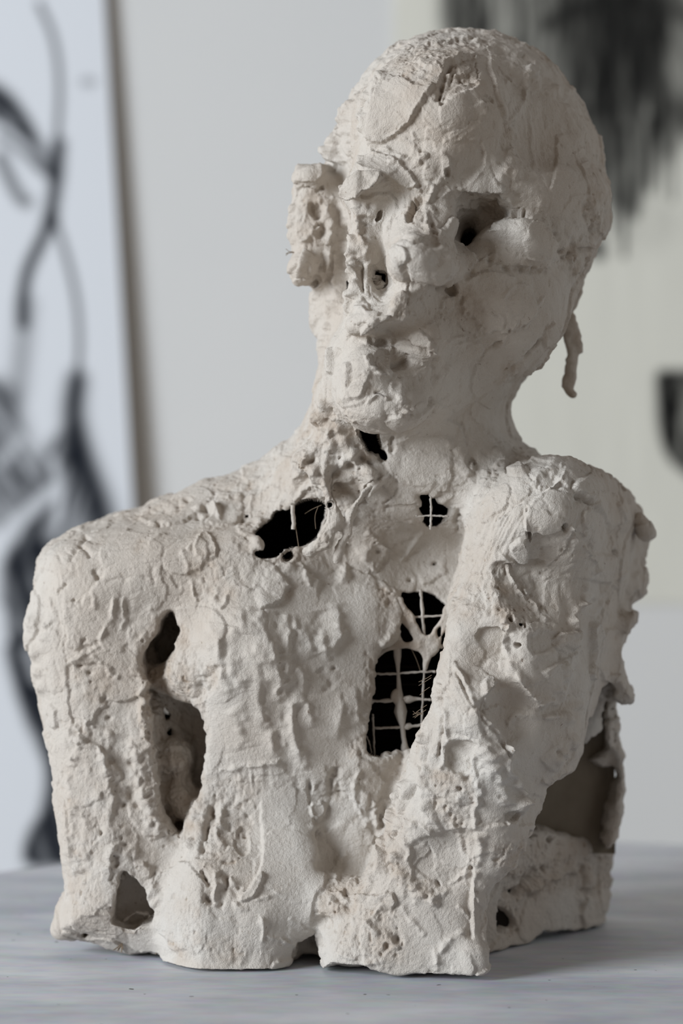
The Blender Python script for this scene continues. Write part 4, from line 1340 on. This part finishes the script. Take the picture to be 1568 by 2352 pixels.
def tube_geo(pts, rad, seg=6, jit=0.0):
    """tube along pts; rad scalar or list"""
    pts = np.asarray(pts, float)
    n = len(pts)
    rad = np.full(n, rad) if np.isscalar(rad) else np.asarray(rad, float)
    T_ = np.gradient(pts, axis=0)
    T_ /= np.linalg.norm(T_, axis=1, keepdims=True) + 1e-9
    up = np.array([0, 1.0, 0]) if abs(T_[0][1]) < .9 else np.array([1.0, 0, 0])
    A = np.cross(T_, up); A /= np.linalg.norm(A, axis=1, keepdims=True) + 1e-9
    Bv = np.cross(T_, A)
    th = np.arange(seg) / seg * 2 * math.pi
    V_ = []
    for i in range(n):
        r = rad[i] * (1 + jit * (rng.random(seg) - .5))
        V_.append(pts[i] + (np.cos(th) * r)[:, None] * A[i] + (np.sin(th) * r)[:, None] * Bv[i])
    V_ = np.concatenate(V_)
    F_ = []
    for i in range(n - 1):
        for j in range(seg):
            a, b = i * seg + j, i * seg + (j + 1) % seg
            F_.append((a, b, b + seg, a + seg))
    # caps
    c0, c1 = len(V_), len(V_) + 1
    V_ = np.vstack([V_, pts[0], pts[-1]])
    for j in range(0, seg, 2):
        F_.append((c0, (j + 2) % seg, (j + 1) % seg, j))
        e = (n - 1) * seg
        F_.append((c1, e + j, e + (j + 1) % seg, e + (j + 2) % seg))
    return V_, np.array(F_)


def merge_geo(parts):
    V_, F_, o = [], [], 0
    for v, f in parts:
        V_.append(v); F_.append(f + o); o += len(v)
    return np.concatenate(V_), np.concatenate(F_)


def box_geo(x0, x1, y0, y1, z0, z1):
    V_ = np.array([(x, y, z) for x in (x0, x1) for y in (y0, y1) for z in (z0, z1)], float)
    F_ = np.array([(0, 1, 3, 2), (4, 6, 7, 5), (0, 4, 5, 1), (2, 3, 7, 6), (0, 2, 6, 4), (1, 5, 7, 3)])
    return V_, F_


# ---------------------------------------------------------------- the bust
bust = empty('plaster_bust', (0, 0.08, 0))
tag(bust, 'rough white plaster bust of a bald head and shoulders with holes in its chest', 'sculpture')
BL = np.array([0, 0.08, 0], np.float32)

fcU, fcV = camera_px(P3[F2].mean(1))
fy = P3[F2].mean(1)[:, 1]
fz = P3[F2].mean(1)
# borders of the big parts
jawline = np.interp(fcU, [700, 735, 770, 800, 870, 960, 1080, 1170, 1250, 1400], [880, 885, 915, 975, 1000, 996, 952, 885, 830, 760])
is_head = fcV < jawline
armr = np.interp(fcV, [1060, 1180, 1280, 1410, 1550, 1650, 1730, 1850, 1950, 2060, 2130, 2300], [1190, 1104, 1052, 1022, 990, 962, 932, 894, 852, 792, 750, 746])
armr_far = np.interp(fcV, [1500, 1600, 1690, 1760, 1800, 1870, 1960, 2005, 2300], [1520, 1520, 1372, 1330, 1246, 1236, 1190, 1136, 1100])
is_ar = (~is_head) & (fcV > 1060) & (fcU > armr) & (fcU < armr_far) & (fz[:, 1] < 0.115)
is_al = (~is_head) & (fcU < np.interp(fcV, [1200, 1300, 1400, 1500, 1700, 1900, 1950, 2200], [230, 300, 372, 318, 335, 372, 392, 392])) & (fcV > 1180)
is_ear = is_head & (fcU < 752) & (fcV > 370) & (fcV < 662)
is_lid = is_head & (((fcU - 1196) / 100) ** 2 + ((fcV - 552) / 54) ** 2 < 1) & (fy < 0.08)
part = np.zeros(len(F2), int)
part[is_head] = 1
part[is_ar] = 2
part[is_al] = 3
part[is_ear] = 4
part[is_lid] = 5
names = {0: 'torso', 1: 'head', 2: 'arm', 3: 'arm', 4: 'ear', 5: 'eyelid'}
made = {}
for pi, nm in names.items():
    sel = F2[part == pi]
    u, inv = np.unique(sel.ravel(), return_inverse=True)
    par = bust if pi < 4 else made[1]
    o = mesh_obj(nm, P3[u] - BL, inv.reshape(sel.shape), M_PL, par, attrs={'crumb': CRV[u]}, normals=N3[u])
    made[pi] = o
made[5]['label'] = 'bulging closed lid'
LP, LN, LF, _ = compact(SP, SN, SF[inner_skin])
mesh_obj('inner_skin', LP - BL, LF, M_SHADE, bust)['label'] = 'inside of the hollow, its shade put into a near-black colour, seen through the holes'


def child(name, geo, mat, parent=bust, smooth=True, **kw):
    v, f = geo
    return mesh_obj(name, np.asarray(v) - BL, f, mat, parent, smooth, **kw)


# grey panel inside the open flank
pv = []
for j in range(13):
    for i in range(13):
        x = 1150 + 262 * i / 12; y = 1560 + 400 * j / 12
        Yp = 0.116 + 0.026 * (i / 12)
        pv.append(W(x, y, Yp) + np.array([0, 0.0015 * math.sin(i * 1.3 + j * .7), 0]))
pf = [(a + 13 * b, a + 1 + 13 * b, a + 14 + 13 * b, a + 13 + 13 * b) for a in range(12) for b in range(12)]
pv = np.array(pv)
back = pv + np.array([0, 0.004, 0])
PV = np.vstack([pv, back]); n0 = len(pv)
PF = pf + [tuple(n0 + i for i in reversed(f)) for f in pf]
ring = [i for i in range(13)] + [12 + 13 * j for j in range(1, 13)] + [12 * 13 + i for i in range(11, -1, -1)] + [13 * j for j in range(11, 0, -1)]
PF += [(ring[i], ring[(i + 1) % len(ring)], n0 + ring[(i + 1) % len(ring)], n0 + ring[i]) for i in range(len(ring))]
child('inner_panel', (PV, np.array(PF)), M_PANEL)['label'] = 'smooth grey-brown panel inside the open side'

# wire grid in the chest hole
grid = empty('wire_grid', (0, 0, 0))
grid.parent = bust
grid['label'] = 'square wire grid coated with plaster'


def wire(pts, r, knots=()):
    P = chaikin([W(x, y, Yw) for x, y, Yw in pts], False, 2)
    n = 26
    t = np.linspace(0, len(P) - 1, n)
    P = np.stack([np.interp(t, np.arange(len(P)), P[:, c]) for c in range(3)], 1)
    rr = r * (0.8 + 0.5 * rng.random(n))
    for (kt, kr) in knots:
        rr = rr + kr * np.exp(-((np.linspace(0, 1, n) - kt) / .06) ** 2)
    P = P + (rng.random(P.shape) - .5) * .0004
    return child('wire', tube_geo(P, rr / PXM, 8, .3), M_WIRE, grid)


YW = 0.050
wire([(966, 1355, YW), (970, 1400, YW), (972, 1450, YW), (985, 1500, YW)], 3.6, [(.9, 8)])
wire([(905, 1420, YW), (950, 1417, YW), (1010, 1415, YW), (1040, 1410, YW)], 2.8, [(.1, 5)])
wire([(912, 1370, YW), (915, 1420, YW), (912, 1480, YW), (914, 1545, YW), (917, 1600, YW), (922, 1660, YW), (928, 1700, YW), (932, 1735, YW)], 4.2,
     [(.33, 5), (.60, 6), (.66, 7), (.92, 7)])
wire([(975, 1490, YW), (974, 1540, YW), (970, 1600, YW), (968, 1680, YW)], 2.6, [(.1, 5)])
wire([(880, 1482, YW), (920, 1482, YW), (975, 1486, YW), (1020, 1484, YW)], 4.5, [(.6, 6)])
wire([(855, 1548, YW), (905, 1548, YW), (950, 1544, YW), (1000, 1542, YW)], 2.6)
wire([(850, 1611, YW), (890, 1609, YW), (940, 1604, YW), (990, 1608, YW)], 3.0, [(.06, 4), (.35, 3), (.62, 6)])
wire([(860, 1672, YW), (900, 1672, YW), (940, 1668, YW), (980, 1664, YW)], 3.0, [(.6, 5)])
wire([(856, 1640, YW), (858, 1690, YW), (860, 1740, YW)], 2.4)
wire([(842, 1690, YW), (850, 1715, YW), (855, 1740, YW)], 1.6)
# web of plaster across the upper half
# second grid farther inside, coloured near-black to look hardly lit
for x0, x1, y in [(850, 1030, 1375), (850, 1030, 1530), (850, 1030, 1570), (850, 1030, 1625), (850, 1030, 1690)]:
    child('wire', tube_geo([W(x0, y, .075), W((x0 + x1) / 2, y + 2, .075), W(x1, y - 1, .075)], 2.0 / PXM, 6), M_SHADE, grid)
# cross in the small collar hole
wire([(988, 1130, .03), (990, 1170, .03), (988, 1215, .03)], 2.4)
wire([(955, 1186, .03), (990, 1184, .03), (1030, 1186, .03)], 2.0)
# drip and threads in the large collar hole
drip = child('drip', tube_geo(chaikin([W(672, 1160, .03), W(672, 1180, .03), W(675, 1200, .03), W(673, 1216, .03)], False, 2), np.array([6, 5, 5, 5, 4, 4, 5, 6, 6, 6, 5, 4])[:len(chaikin([(0, 0)] * 4, False, 2))] / PXM if False else 5.0 / PXM, 8, .3), M_PL)


def fibre(pts, r=0.7):
    P = chaikin([W(*p) for p in pts], False, 2)
    return child('fibre', tube_geo(P, r / PXM, 4), M_FIBRE)


fibre([(678, 1205, .03), (682, 1230, .031), (686, 1258, .03)], .8)
fibre([(730, 1165, .03), (722, 1185, .032), (725, 1215, .03)], .6)
fibre([(700, 1180, .032), (715, 1170, .034), (738, 1160, .03)], .6)
for a in range(5):
    y = 1556 + 90 * rng.random(); x = 978 - (y - 1556) * .16
    fibre([(x + 14, y - 12, -.006), (x + 2, y - 4, -.004), (x - 8 - 8 * rng.random(), y + 3 + 5 * rng.random(), -.002)], .6)
for (x, y, n) in [(280, 2178, 6), (372, 2180, 5), (962, 1640, 4), (1045, 1612, 2), (670, 580, 4)]:
    Yf = .045 if y > 2000 else (.05 if x < 700 else -.005)
    for a in range(n):
        dx, dy = rng.normal(0, 9), abs(rng.normal(8, 5))
        sgn = -1 if x in (670, 962) else 1
        if x in (670, 962):
            fibre([(x + 8, y, Yf), (x - 4, y + rng.normal(0, 3), Yf), (x - 14, y + rng.normal(0, 6), Yf)], .6)
        else:
            fibre([(x, y - 12, Yf), (x + dx * .5, y - 2, Yf - .002), (x + dx, y + dy * .6, Yf - .003)], 1.4)
fibre([(944, 1490, .05), (952, 1505, .048), (960, 1525, .048), (966, 1545, .05)], .6)


# hanging strip under the back of the head: own little sculpted solid
def flat_piece(name, P, Yc, b, parent, label=None, jag=2.0, step=3.0, holes=()):
    P = chaikin(P, True, 1)
    xs = np.arange(P[:, 0].min() - 8, P[:, 0].max() + 8, step)
    ys = np.arange(P[:, 1].min() - 8, P[:, 1].max() + 8, step)
    U_, V_ = np.meshgrid(xs, ys, indexing='ij')
    d = poly_sdf(P, U_ + jag * n2(U_, V_, 9, 1), V_ + jag * n2(U_, V_, 9, 2))
    for Hh in holes:
        d = np.maximum(d, -poly_sdf(chaikin(Hh, True, 1), U_ + jag * n2(U_, V_, 9, 1), V_ + jag * n2(U_, V_, 9, 2)))
    zz = np.arange(-b - .002, b + .002, .0007)
    r = b * .8
    q1 = (d / PXM + r)[:, None, :]
    q2 = np.abs(zz)[None, :, None] - (b - r) + (0.0006 * n2(U_, V_, 12, 4))[:, None, :]
    D = np.sqrt(np.maximum(q1, 0) ** 2 + np.maximum(q2, 0) ** 2) + np.minimum(np.maximum(q1, q2), 0) - r
    Pn, Fn = surface_nets(D.astype(np.float32), (0, 0, 0), 1.0)
    s = (1 + Yc / DIST) / PXM
    X = (xs[0] + Pn[:, 0] * step - 784) * s
    Z = CAMZ + (1176 - (ys[0] + Pn[:, 2] * step)) * s
    Y_ = Yc + zz[0] + Pn[:, 1] * .0007
    Pw = np.stack([X, Y_, Z], 1)
    o = child(name, (Pw, Fn[:, ::-1]), M_PL, parent, attrs={'crumb': np.full(len(Pw), .6)})
    if label: o['label'] = label
    return o


flat_piece('hanging_strip', [(1322, 640), (1342, 636), (1338, 668), (1326, 700), (1316, 716), (1322, 726), (1326, 745), (1334, 768), (1339, 800), (1338, 814), (1328, 812), (1325, 830), (1325, 858),
                             (1320, 882), (1316, 893), (1325, 903), (1322, 914), (1311, 915), (1296, 902), (1288, 880), (1292, 862), (1298, 856), (1296, 838), (1303, 815), (1302, 800),
                             (1292, 780), (1294, 720), (1302, 700), (1318, 672)], 0.085, 0.0035, made[1], 'thin ragged plaster strip hanging from the jaw')

flat_piece('plaster_web', [(896, 1375), (922, 1366), (930, 1392), (948, 1408), (958, 1432), (966, 1452), (984, 1462), (998, 1440), (1012, 1420), (1022, 1385), (1050, 1380), (1050, 1435), (1014, 1456), (1012, 1478), (1006, 1500), (986, 1514),
                           (979, 1545), (970, 1532), (972, 1508), (956, 1494), (930, 1489), (905, 1492), (882, 1498), (862, 1520), (852, 1500), (878, 1476), (900, 1440), (896, 1410)],
           0.049, 0.0022, bust, 'torn web of plaster across the wire', 1.6, 3.0,
           [[(918, 1428), (930, 1436), (942, 1456), (950, 1470), (938, 1476), (920, 1472)], [(908, 1406), (914, 1402), (918, 1412), (912, 1418)], [(1004, 1442), (1014, 1438), (1010, 1466), (1003, 1464)]])
flat_piece('plaster_clot', [(896, 1594), (908, 1580), (920, 1584), (924, 1610), (926, 1640), (918, 1650), (908, 1618), (896, 1606)], 0.050, 0.002, bust, None, 1.4, 2.5)

# ---------------------------------------------------------------- table
table = empty('round_table', (0.115, 0.10, -0.75))
tag(table, 'round grey table with a mottled concrete-like top under the plaster bust', 'table')
mt, N_, K_, b_ = new_mat('grey_tabletop')
tc = N_.new('ShaderNodeTexCoord')
mp = N_.new('ShaderNodeMapping'); mp.inputs['Scale'].default_value = (1, 2.6, 1); mp.inputs['Rotation'].default_value = (0, 0, .25)
na = N_.new('ShaderNodeTexNoise'); na.inputs['Scale'].default_value = 7; na.inputs['Detail'].default_value = 9; na.inputs['Roughness'].default_value = .62
ra = N_.new('ShaderNodeValToRGB')
ra.color_ramp.elements[0].position = .38; ra.color_ramp.elements[1].position = .64
ra.color_ramp.elements[0].color = srgb(180, 184, 192); ra.color_ramp.elements[1].color = srgb(214, 216, 221)
nb_ = N_.new('ShaderNodeTexNoise'); nb_.inputs['Scale'].default_value = 60; nb_.inputs['Detail'].default_value = 6
mxx = N_.new('ShaderNodeMix'); mxx.data_type = 'RGBA'; mxx.blend_type = 'OVERLAY'; mxx.inputs['Factor'].default_value = .25
nd = N_.new('ShaderNodeTexNoise'); nd.inputs['Scale'].default_value = 140; nd.inputs['Detail'].default_value = 1
rd = N_.new('ShaderNodeMapRange'); rd.inputs['From Min'].default_value = .765; rd.inputs['From Max'].default_value = .79
mz = N_.new('ShaderNodeMix'); mz.data_type = 'RGBA'; mz.inputs['B'].default_value = srgb(70, 68, 66)
K_.new(tc.outputs['Object'], mp.inputs['Vector'])
K_.new(mp.outputs['Vector'], na.inputs['Vector'])
K_.new(mp.outputs['Vector'], nb_.inputs['Vector'])
K_.new(tc.outputs['Object'], nd.inputs['Vector'])
K_.new(na.outputs['Fac'], ra.inputs['Fac'])
K_.new(ra.outputs['Color'], mxx.inputs['A'])
K_.new(nb_.outputs['Color'], mxx.inputs['B'])
K_.new(mxx.outputs['Result'], mz.inputs['A'])
K_.new(nd.outputs['Fac'], rd.inputs['Value'])
K_.new(rd.outputs['Result'], mz.inputs['Factor'])
K_.new(mz.outputs['Result'], b_.inputs['Base Color'])
b_.inputs['Roughness'].default_value = .55
bp = N_.new('ShaderNodeBump'); bp.inputs['Strength'].default_value = .15; bp.inputs['Distance'].default_value = .001
K_.new(nb_.outputs['Fac'], bp.inputs['Height'])
K_.new(bp.outputs['Normal'], b_.inputs['Normal'])


def lathe(prof, seg=96):
    th = np.arange(seg) / seg * 2 * math.pi
    V_ = np.concatenate([np.stack([r * np.cos(th), r * np.sin(th), np.full(seg, z)], 1) for r, z in prof])
    F_ = [(i * seg + j, i * seg + (j + 1) % seg, (i + 1) * seg + (j + 1) % seg, (i + 1) * seg + j) for i in range(len(prof) - 1) for j in range(seg)]
    return V_, np.array(F_)


v, f = lathe([(0.001, .72), (.462, .72), (.474, .7225), (.479, .729), (.480, .735), (.479, .743), (.475, .748), (.470, .75), (.3, .75), (.001, .75)], 160)
mesh_obj('tabletop', v, f, mt, table, smooth=False)
M_STEEL = mat_flat('dark_steel', srgb(70, 70, 72), .45, metal=.8)
v, f = lathe([(0.001, .72), (.09, .72), (.09, .712), (.035, .70), (.032, .10), (.05, .06), (.001, .06)], 48)
mesh_obj('pedestal', v, f, M_STEEL, table)
v, f = lathe([(0.001, .06), (.05, .06), (.20, .03), (.27, .014), (.275, .0), (.001, .0)], 72)
mesh_obj('base', v, f, M_STEEL, table)

# ---------------------------------------------------------------- room
YWALL = 1.622
M_WALL = mat_flat('painted_wall', srgb(214, 214, 213), .9, (1.6, srgb(208, 209, 209), 0), .2)
M_FLOOR = mat_flat('concrete_floor', srgb(158, 142, 122), .7, (3, srgb(140, 126, 108), 0))
o = mesh_obj('wall_back', *box_geo(-3.5, 3.0, YWALL, YWALL + .12, -.75, 2.2), M_WALL, smooth=False); tag(o, 'plain off-white wall behind the bust', kind='structure')
o = mesh_obj('floor', *box_geo(-3.5, 3.0, -3.2, YWALL + .12, -.80, -.75), M_FLOOR, smooth=False); tag(o, 'grey floor below the table', kind='structure')
o = mesh_obj('wall_right', *box_geo(2.2, 2.32, -3.2, YWALL, -.75, 2.2), M_WALL, smooth=False); tag(o, 'plain wall to the right', kind='structure')


# ---- charcoal drawings: pigment laid on a fine grid of the sheet, as vertex colour
class Sheet:
    def __init__(s, x0, x1, y0, y1, nx, ny, paper):
        s.x0, s.x1, s.y0, s.y1, s.nx, s.ny = x0, x1, y0, y1, nx, ny
        s.U, s.V = np.meshgrid(np.linspace(x0, x1, nx), np.linspace(y0, y1, ny), indexing='ij')
        s.ink = np.zeros(s.U.shape)
        s.paper = np.array(paper)

    def stroke(s, P, w, a, soft=.6, w2=None):
        a = min(.98, a * 1.5)
        w, w2 = w * 1.2, (None if w2 is None else w2 * 1.2)
        P = chaikin(P, False, 2)
        d, sd, t = line_d(P, s.U, s.V)
        ww = w if w2 is None else w + (w2 - w) * t
        k = a * sstep(1 + soft, 1 - soft, d / ww)
        s.ink = 1 - (1 - s.ink) * (1 - k)

    def area(s, P, a, fade, streak=0.0, ang=90, cell=10):
        d = poly_sdf(chaikin(P, True, 1), s.U, s.V)
        t = math.radians(ang)
        u = s.U * math.cos(t) + s.V * math.sin(t); v = -s.U * math.sin(t) + s.V * math.cos(t)
        n = 1 + streak * (n2(u / 9, v, cell, 2) + .6 * n2(u / 6, v, cell * .45, 3)) if streak else 1
        k = np.clip(a * 1.12 * n * sstep(fade, -fade, d), 0, 1)
        s.ink = 1 - (1 - s.ink) * (1 - k)

    def lift(s, P, w, a):
        d, sd, t = line_d(chaikin(P, False, 2), s.U, s.V)
        s.ink = s.ink * (1 - a * sstep(1.6, .4, d / w))


def drawing_mat(name, paper, ink):
    m, N, K, b = new_mat(name)
    at = N.new('ShaderNodeAttribute'); at.attribute_name = 'ink'
    r = N.new('ShaderNodeMix'); r.data_type = 'RGBA'
    r.inputs['A'].default_value = paper; r.inputs['B'].default_value = ink
    K.new(at.outputs['Fac'], r.inputs['Factor'])
    K.new(r.outputs['Result'], b.inputs['Base Color'])
    b.inputs['Roughness'].default_value = .92
    b.inputs['Specular IOR Level'].default_value = .15
    return m


def sheet_mesh(s, to3d, thick_dir, name, mat, parent):
    P = to3d(s.U.ravel(), s.V.ravel())
    i, j = np.meshgrid(np.arange(s.nx - 1), np.arange(s.ny - 1), indexing='ij')
    a = (i * s.ny + j).ravel()
    F = np.stack([a, a + 1, a + s.ny + 1, a + s.ny], 1)
    return P, F


# right: large sheet pinned on the wall
DW = YWALL + DIST
kW = DW / (PXM * DIST)
RT = Sheet(906, 2100, -420, 1386, 300, 380, None)
RT.area([(1010, -420), (1620, -420), (1640, 200), (1568, 330), (1500, 420), (1440, 520), (1400, 470), (1300, 440), (1180, 330), (1010, 200)], .68, 26, .35, 90, 12)
RT.area([(1230, -420), (1560, -420), (1540, 120), (1500, 230), (1420, 330), (1340, 260), (1290, 150)], .85, 60, .30, 90, 14)
RT.area([(1020, -420), (1090, -420), (1090, 200), (1020, 240)], .35, 12, .4, 90, 8)
RT.stroke([(1250, 60), (1320, 20), (1400, 10)], 16, .5, .9)
RT.stroke([(1400, 60), (1500, 180), (1580, 280), (1700, 420)], 26, .45, .9)
RT.stroke([(1440, 10), (1560, 30), (1650, 60)], 20, .4, .9)
for x, y0, y1, w, a in [(1320, 200, 420, 12, .5), (1345, 250, 500, 9, .45), (1375, 250, 470, 12, .5), (1405, 300, 540, 9, .5), (1432, 300, 590, 8, .62), (1460, 250, 500, 10, .5), (1490, 280, 440, 10, .5),
                        (1520, 250, 450, 8, .4), (1545, 240, 460, 10, .4), (1600, 250, 520, 14, .45), (1110, 100, 300, 14, .3), (1200, 100, 300, 16, .3)]:
    RT.stroke([(x, y0), (x + 2, (y0 + y1) / 2), (x, y1)], w, a, .9, w * .5)
RT.area([(1360, 330), (1440, 330), (1440, 375), (1360, 380)], .35, 14, .3, 90)
RT.stroke([(1368, 560), (1374, 582)], 14, .8, .8)
RT.area([(1506, 852), (1530, 850), (1700, 850), (1700, 1010), (1600, 1110), (1570, 1090), (1545, 1070), (1520, 1030), (1506, 980), (1504, 900)], .86, 12, .35, 90, 12)
RT.area([(1380, 470), (1570, 450), (1570, 560), (1400, 600)], .12, 40, .5, 90)
RT.area([(906, -420), (2100, -420), (2100, 1386), (906, 1386)], .03, 10, .8, 90, 30)
m_r = drawing_mat('charcoal_on_cream_paper', srgb(217, 216, 206), srgb(28, 28, 27))
rt = empty('charcoal_drawing', (0.6, YWALL - .004, CAMZ))
tag(rt, 'large cream paper sheet with dark dripping charcoal marks pinned to the wall behind the head', 'drawing')
base = np.array([0.6, YWALL - .004, CAMZ])
to3 = lambda u, v: np.stack([(u - 784) * kW, np.full(u.shape, YWALL - .0045), CAMZ + (1176 - v) * kW], 1) - base
P_, F_ = sheet_mesh(RT, to3, None, 'sheet', None, None)
x0, x1 = (906 - 784) * kW - .6, (2100 - 784) * kW - .6
z0, z1 = (1176 - 1386) * kW, (1176 + 420) * kW
mesh_obj('drawn_face', P_, F_, m_r, rt, attrs={'ink': RT.ink.ravel()})
mesh_obj('sheet', *box_geo(x0, x1, 0.0, .0035, z0, z1), mat_flat('paper', srgb(226, 222, 206), .9), rt, smooth=False)

# left: stretched panel leaning against the wall
LFT = Sheet(-900, 300, -200, 2450, 240, 560, None)
#   local coordinates: photo px straightened so that the right edge is x=300
def lx(x, y):
    return x + (300 - (240 + 0.0525 * y))


def LP_(pts):
    return [(lx(x, y), y) for x, y in pts]


LFT.stroke(LP_([(90, 0), (125, 80), (138, 180), (134, 280), (126, 380)]), 7, .5, .8)
LFT.stroke(LP_([(135, 330), (132, 380), (124, 450), (112, 510)]), 13, .72, .9)
LFT.area(LP_([(-60, 150), (20, 190), (60, 250), (80, 300), (90, 330), (60, 320), (0, 270), (-80, 240)]), .85, 14, .3, 40)
LFT.stroke(LP_([(0, 300), (50, 340), (90, 385), (115, 400)]), 8, .45, .9)
LFT.stroke(LP_([(0, 350), (20, 400), (45, 450), (60, 460)]), 12, .5, .9)
LFT.stroke(LP_([(60, 290), (100, 360), (125, 400)]), 14, .5, .9)
LFT.stroke(LP_([(120, 500), (90, 560), (60, 620), (50, 690), (52, 740)]), 12, .65, .9)
LFT.stroke(LP_([(130, 520), (155, 600), (175, 690), (182, 780), (178, 860), (172, 930)]), 7, .5, .8)
LFT.area(LP_([(-200, 830), (0, 860), (40, 900), (60, 1000), (100, 1060), (120, 1200), (0, 1230), (-200, 1200)]), .62, 30, .45, 60, 14)
LFT.stroke(LP_([(60, 700), (50, 800), (40, 900)]), 20, .3, .9)
LFT.stroke(LP_([(175, 880), (165, 950), (175, 1020), (200, 1100), (228, 1180), (240, 1260)]), 20, .7, .9, 30)
LFT.area(LP_([(90, 1030), (180, 960), (205, 1060), (240, 1200), (220, 1330), (80, 1330), (0, 1300), (60, 1180)]), .6, 18, .45, 110, 12)
LFT.area(LP_([(0, 1250), (120, 1240), (240, 1300), (220, 1560), (200, 1760), (140, 1830), (70, 1700), (20, 1560), (0, 1420)]), .88, 16, .25, 80, 16)
LFT.area(LP_([(100, 1660), (180, 1700), (200, 1860), (190, 2000), (50, 2000), (50, 1930), (100, 1850)]), .9, 14, .2, 80, 16)
LFT.lift(LP_([(0, 1230), (60, 1180), (120, 1130)]), 16, .75)
LFT.lift(LP_([(60, 1500), (80, 1560)]), 14, .4)
LFT.lift(LP_([(120, 1060), (135, 1130), (130, 1200)]), 10, .6)
LFT.lift(LP_([(0, 1400), (8, 1470)]), 10, .9)
LFT.lift(LP_([(0, 1060), (40, 1010)]), 12, .5)
LFT.stroke([(lx(195, 188), 188), (lx(210, 190), 190)], 9, .3, .9)
panel = empty('leaning_panel', (0, 0, 0))
tag(panel, 'white panel with black charcoal strokes leaning against the wall at the left', 'panel')
m_l = drawing_mat('charcoal_on_white_panel', srgb(216, 220, 226), srgb(28, 32, 40))
m_e = mat_flat('raw_panel_edge', srgb(190, 168, 138), .85, (40, srgb(172, 150, 120), 0))
# frame of the panel: origin at its bottom right front corner
DP = 3.004
kp = DP / (PXM * DIST)
th = .011
corner_top = np.array([(240 - 784) * kp, DP - DIST, CAMZ + 1176 * kp])
low = np.array([(240 + 0.0525 * 2400 - 784) * kp * .975, DP - DIST - 0.028, CAMZ + (1176 - 2400) * kp * .975])
vdown = (low - corner_top); lenv = np.linalg.norm(vdown); vdown = vdown / lenv
uright = np.array([1.0, 0, 0.0]); uright = uright - (uright @ vdown) * vdown; uright /= np.linalg.norm(uright)
nrm = np.cross(vdown, uright)
if nrm[1] > 0: nrm = -nrm
sc_u = kp
to3 = lambda u, v: corner_top + ((u - 300) * sc_u)[:, None] * uright + (v * (lenv / 2400))[:, None] * vdown + nrm * .0008
P_, F_ = sheet_mesh(LFT, to3, None, '', None, None)
mesh_obj('drawn_face', P_, F_[:, ::-1], m_l, panel, attrs={'ink': LFT.ink.ravel()})
A = corner_top + vdown * (-200 * lenv / 2400); B_ = corner_top + vdown * (2450 * lenv / 2400)
Lw = uright * (-1200 * sc_u)
bx = np.array([A, A + Lw, B_ + Lw, B_]); bx2 = bx - nrm * th
mesh_obj('board', np.vstack([bx, bx2]), np.array([(0, 1, 2, 3), (7, 6, 5, 4), (0, 3, 7, 4), (1, 5, 6, 2), (0, 4, 5, 1), (3, 2, 6, 7)]), m_e, panel, smooth=False)
